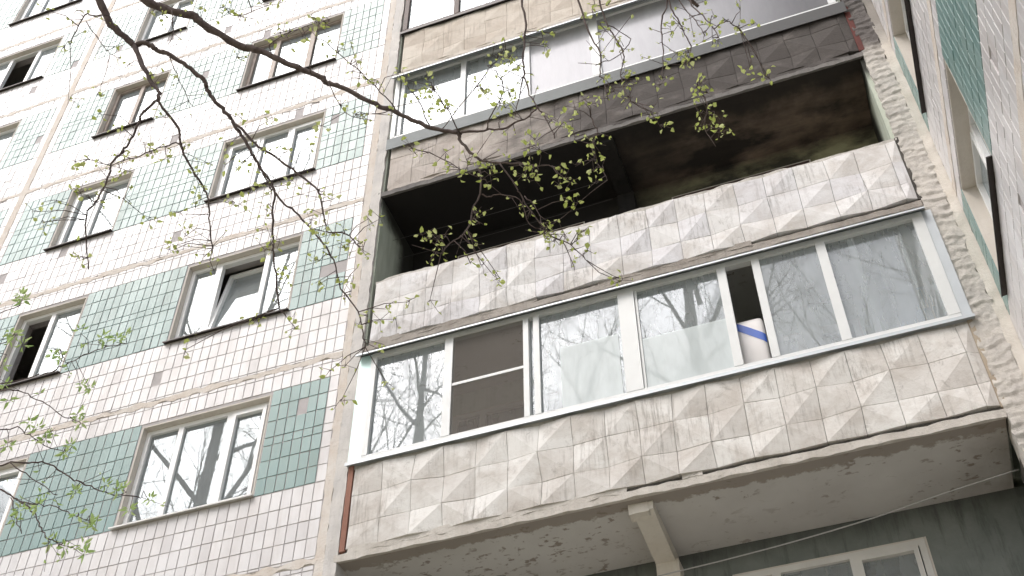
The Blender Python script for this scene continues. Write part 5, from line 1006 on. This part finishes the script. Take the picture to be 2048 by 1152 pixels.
q = [(3.1, -13.0, -2.0, .11), (3.9, -10.8, -1.5, .07), (4.7, -8.2, -1.35, .05), (5.2, -6.6, -1.5, .035), (5.6, -5.6, -1.75, .022), (5.85, -5.2, -1.9, .01)]
MB().tube(catmull(q, 6), 8, .04, rb).build('limb', M['bark'], birch, True)
tops = [i for i in range(16, 26)]
for i in (16, 18, 19, 20, 22, 23):
    P_ = BIRCH_BRANCHES[i][1][0]
    h = min(catmull(q, 6), key=lambda a: (Vector(a[:3]) - Vector(P_[:3])).length)
    MB().tube([(*h[:3], .010), ((h[0] + P_[0]) / 2, (h[1] + P_[1]) / 2, (h[2] + P_[2]) / 2 + .05, .008), (*P_[:3], P_[3])], 6).build('branch', M['bark'], birch, True)
cr = MB()
for (zz, az, ln) in ((-1, 2.0, 3.2), (1.2, .3, 3.4), (2.2, 3.6, 3.6), (4, 5.2, 3.4), (5, 1.2, 3.6), (6.5, 2.6, 3.0), (8, 4.4, 2.8), (9.5, .8, 2.4), (11, 3.0, 2.2), (12.5, 5.4, 2.4), (14.4, 1.5, 2.6), (12.0, 2.2, 2.6), (13.2, .5, 2.6), (15.2, 3.4, 2.4), (16.4, 5.0, 2.2), (17.6, 1.0, 2.0), (19.5, 3.0, 1.8)):
    x = 3.05 + .02 * (zz + 2); grow(cr, (x, -13.05, zz), (math.cos(az) * .7, math.sin(az) * .7, .8), .075, ln, 4, rb, 6, .5, .15)
o = cr.build('crown', M['bark2'], birch, True)

rowan = thing('rowan_sapling', 'slender young tree with radiating green leaf tufts at the lower left', 'tree', (1.6, -5.5, GROUND))
MB().tube(catmull([(1.05, -5.7, GROUND, .06), (1.1, -5.65, -7, .05), (1.2, -5.6, -5.4, .04), (1.45, -5.65, -4.4, .03), (1.62, -5.72, -3.75, .02)], 5), 8, .04, rb).build('trunk', M['bark2'], rowan, True)
lf2 = [leaf_mesh('leaf', M['leaf2'], 1.0, .36, s + 9) for s in range(4)]
branch_tree(rowan, ROWAN_BRANCHES, ROWAN_CLUSTERS, M['bark'], lf2, (6, 9), .028, .012, rb, .0014, True)
seen = set()
for kind, pts in ROWAN_BRANCHES:
    p = pts[0]
    if tuple(p[:3]) in seen or p[0] > 1.95: continue
    seen.add(tuple(p[:3]))
    tr = (1.45, -5.65, -4.4) if p[2] < -3.9 else (1.58, -5.7, -3.9)
    MB().tube([(*tr, .012), ((tr[0] + p[0]) / 2, (tr[1] + p[1]) / 2, (tr[2] + p[2]) / 2 + .03, .008), (*p[:3], p[3])], 6).build('branch', M['bark'], rowan, True)

# bare trees across the yard: they stand behind the camera and show in the panes
def yard_tree(x, y, h, seed, label, r0=.26):
    rr = random.Random(seed)
    t = thing('bare_tree', label, 'tree', (x, y, GROUND), 'tall trees across the yard')
    top = GROUND + h
    pts = [(x, y, GROUND, r0), (x + rr.uniform(-.2, .2), y, GROUND + h * .25, r0 * .85), (x + rr.uniform(-.2, .2), y, GROUND + h * .5, r0 * .75), (x + rr.uniform(-.25, .25), y, GROUND + h * .75, r0 * .5), (x + rr.uniform(-.5, .5), y, top, r0 * .12)]
    cm = catmull(pts, 6)
    MB().tube(cm, 10, .05, rr).build('trunk', M['bark2'], t, True)
    m = MB(); az = rr.uniform(0, 6.28)
    for i in range(18):
        f = .30 + .68 * i / 17; q = cm[min(int(f * (len(cm) - 1)), len(cm) - 1)]; az += 2.4 + rr.uniform(-.4, .4)
        grow(m, q[:3], (math.cos(az) * .75, math.sin(az) * .75, .75), q[3] * .55, h * (.19 - .09 * f), 4, rr, 6, .5, .15)
    m.build('crown', M['bark2'], t, True)
yard_tree(-7.5, -8.9, 30, 31, 'tall bare tree reflected in the left windows', .19)
yard_tree(9.0, -17.0, 27, 32, 'tall bare tree reflected in the right balcony panes', .24)
yard_tree(-1.5, -15.0, 25, 33, 'bare tree reflected beside the birch in the balcony panes', .22)
yard_tree(-4.4, -12.6, 27, 36, 'bare tree reflected in the pane beside the insect net', .22)
yard_tree(-13.0, -14.0, 24, 34, 'bare tree reflected in the far left windows', .24)
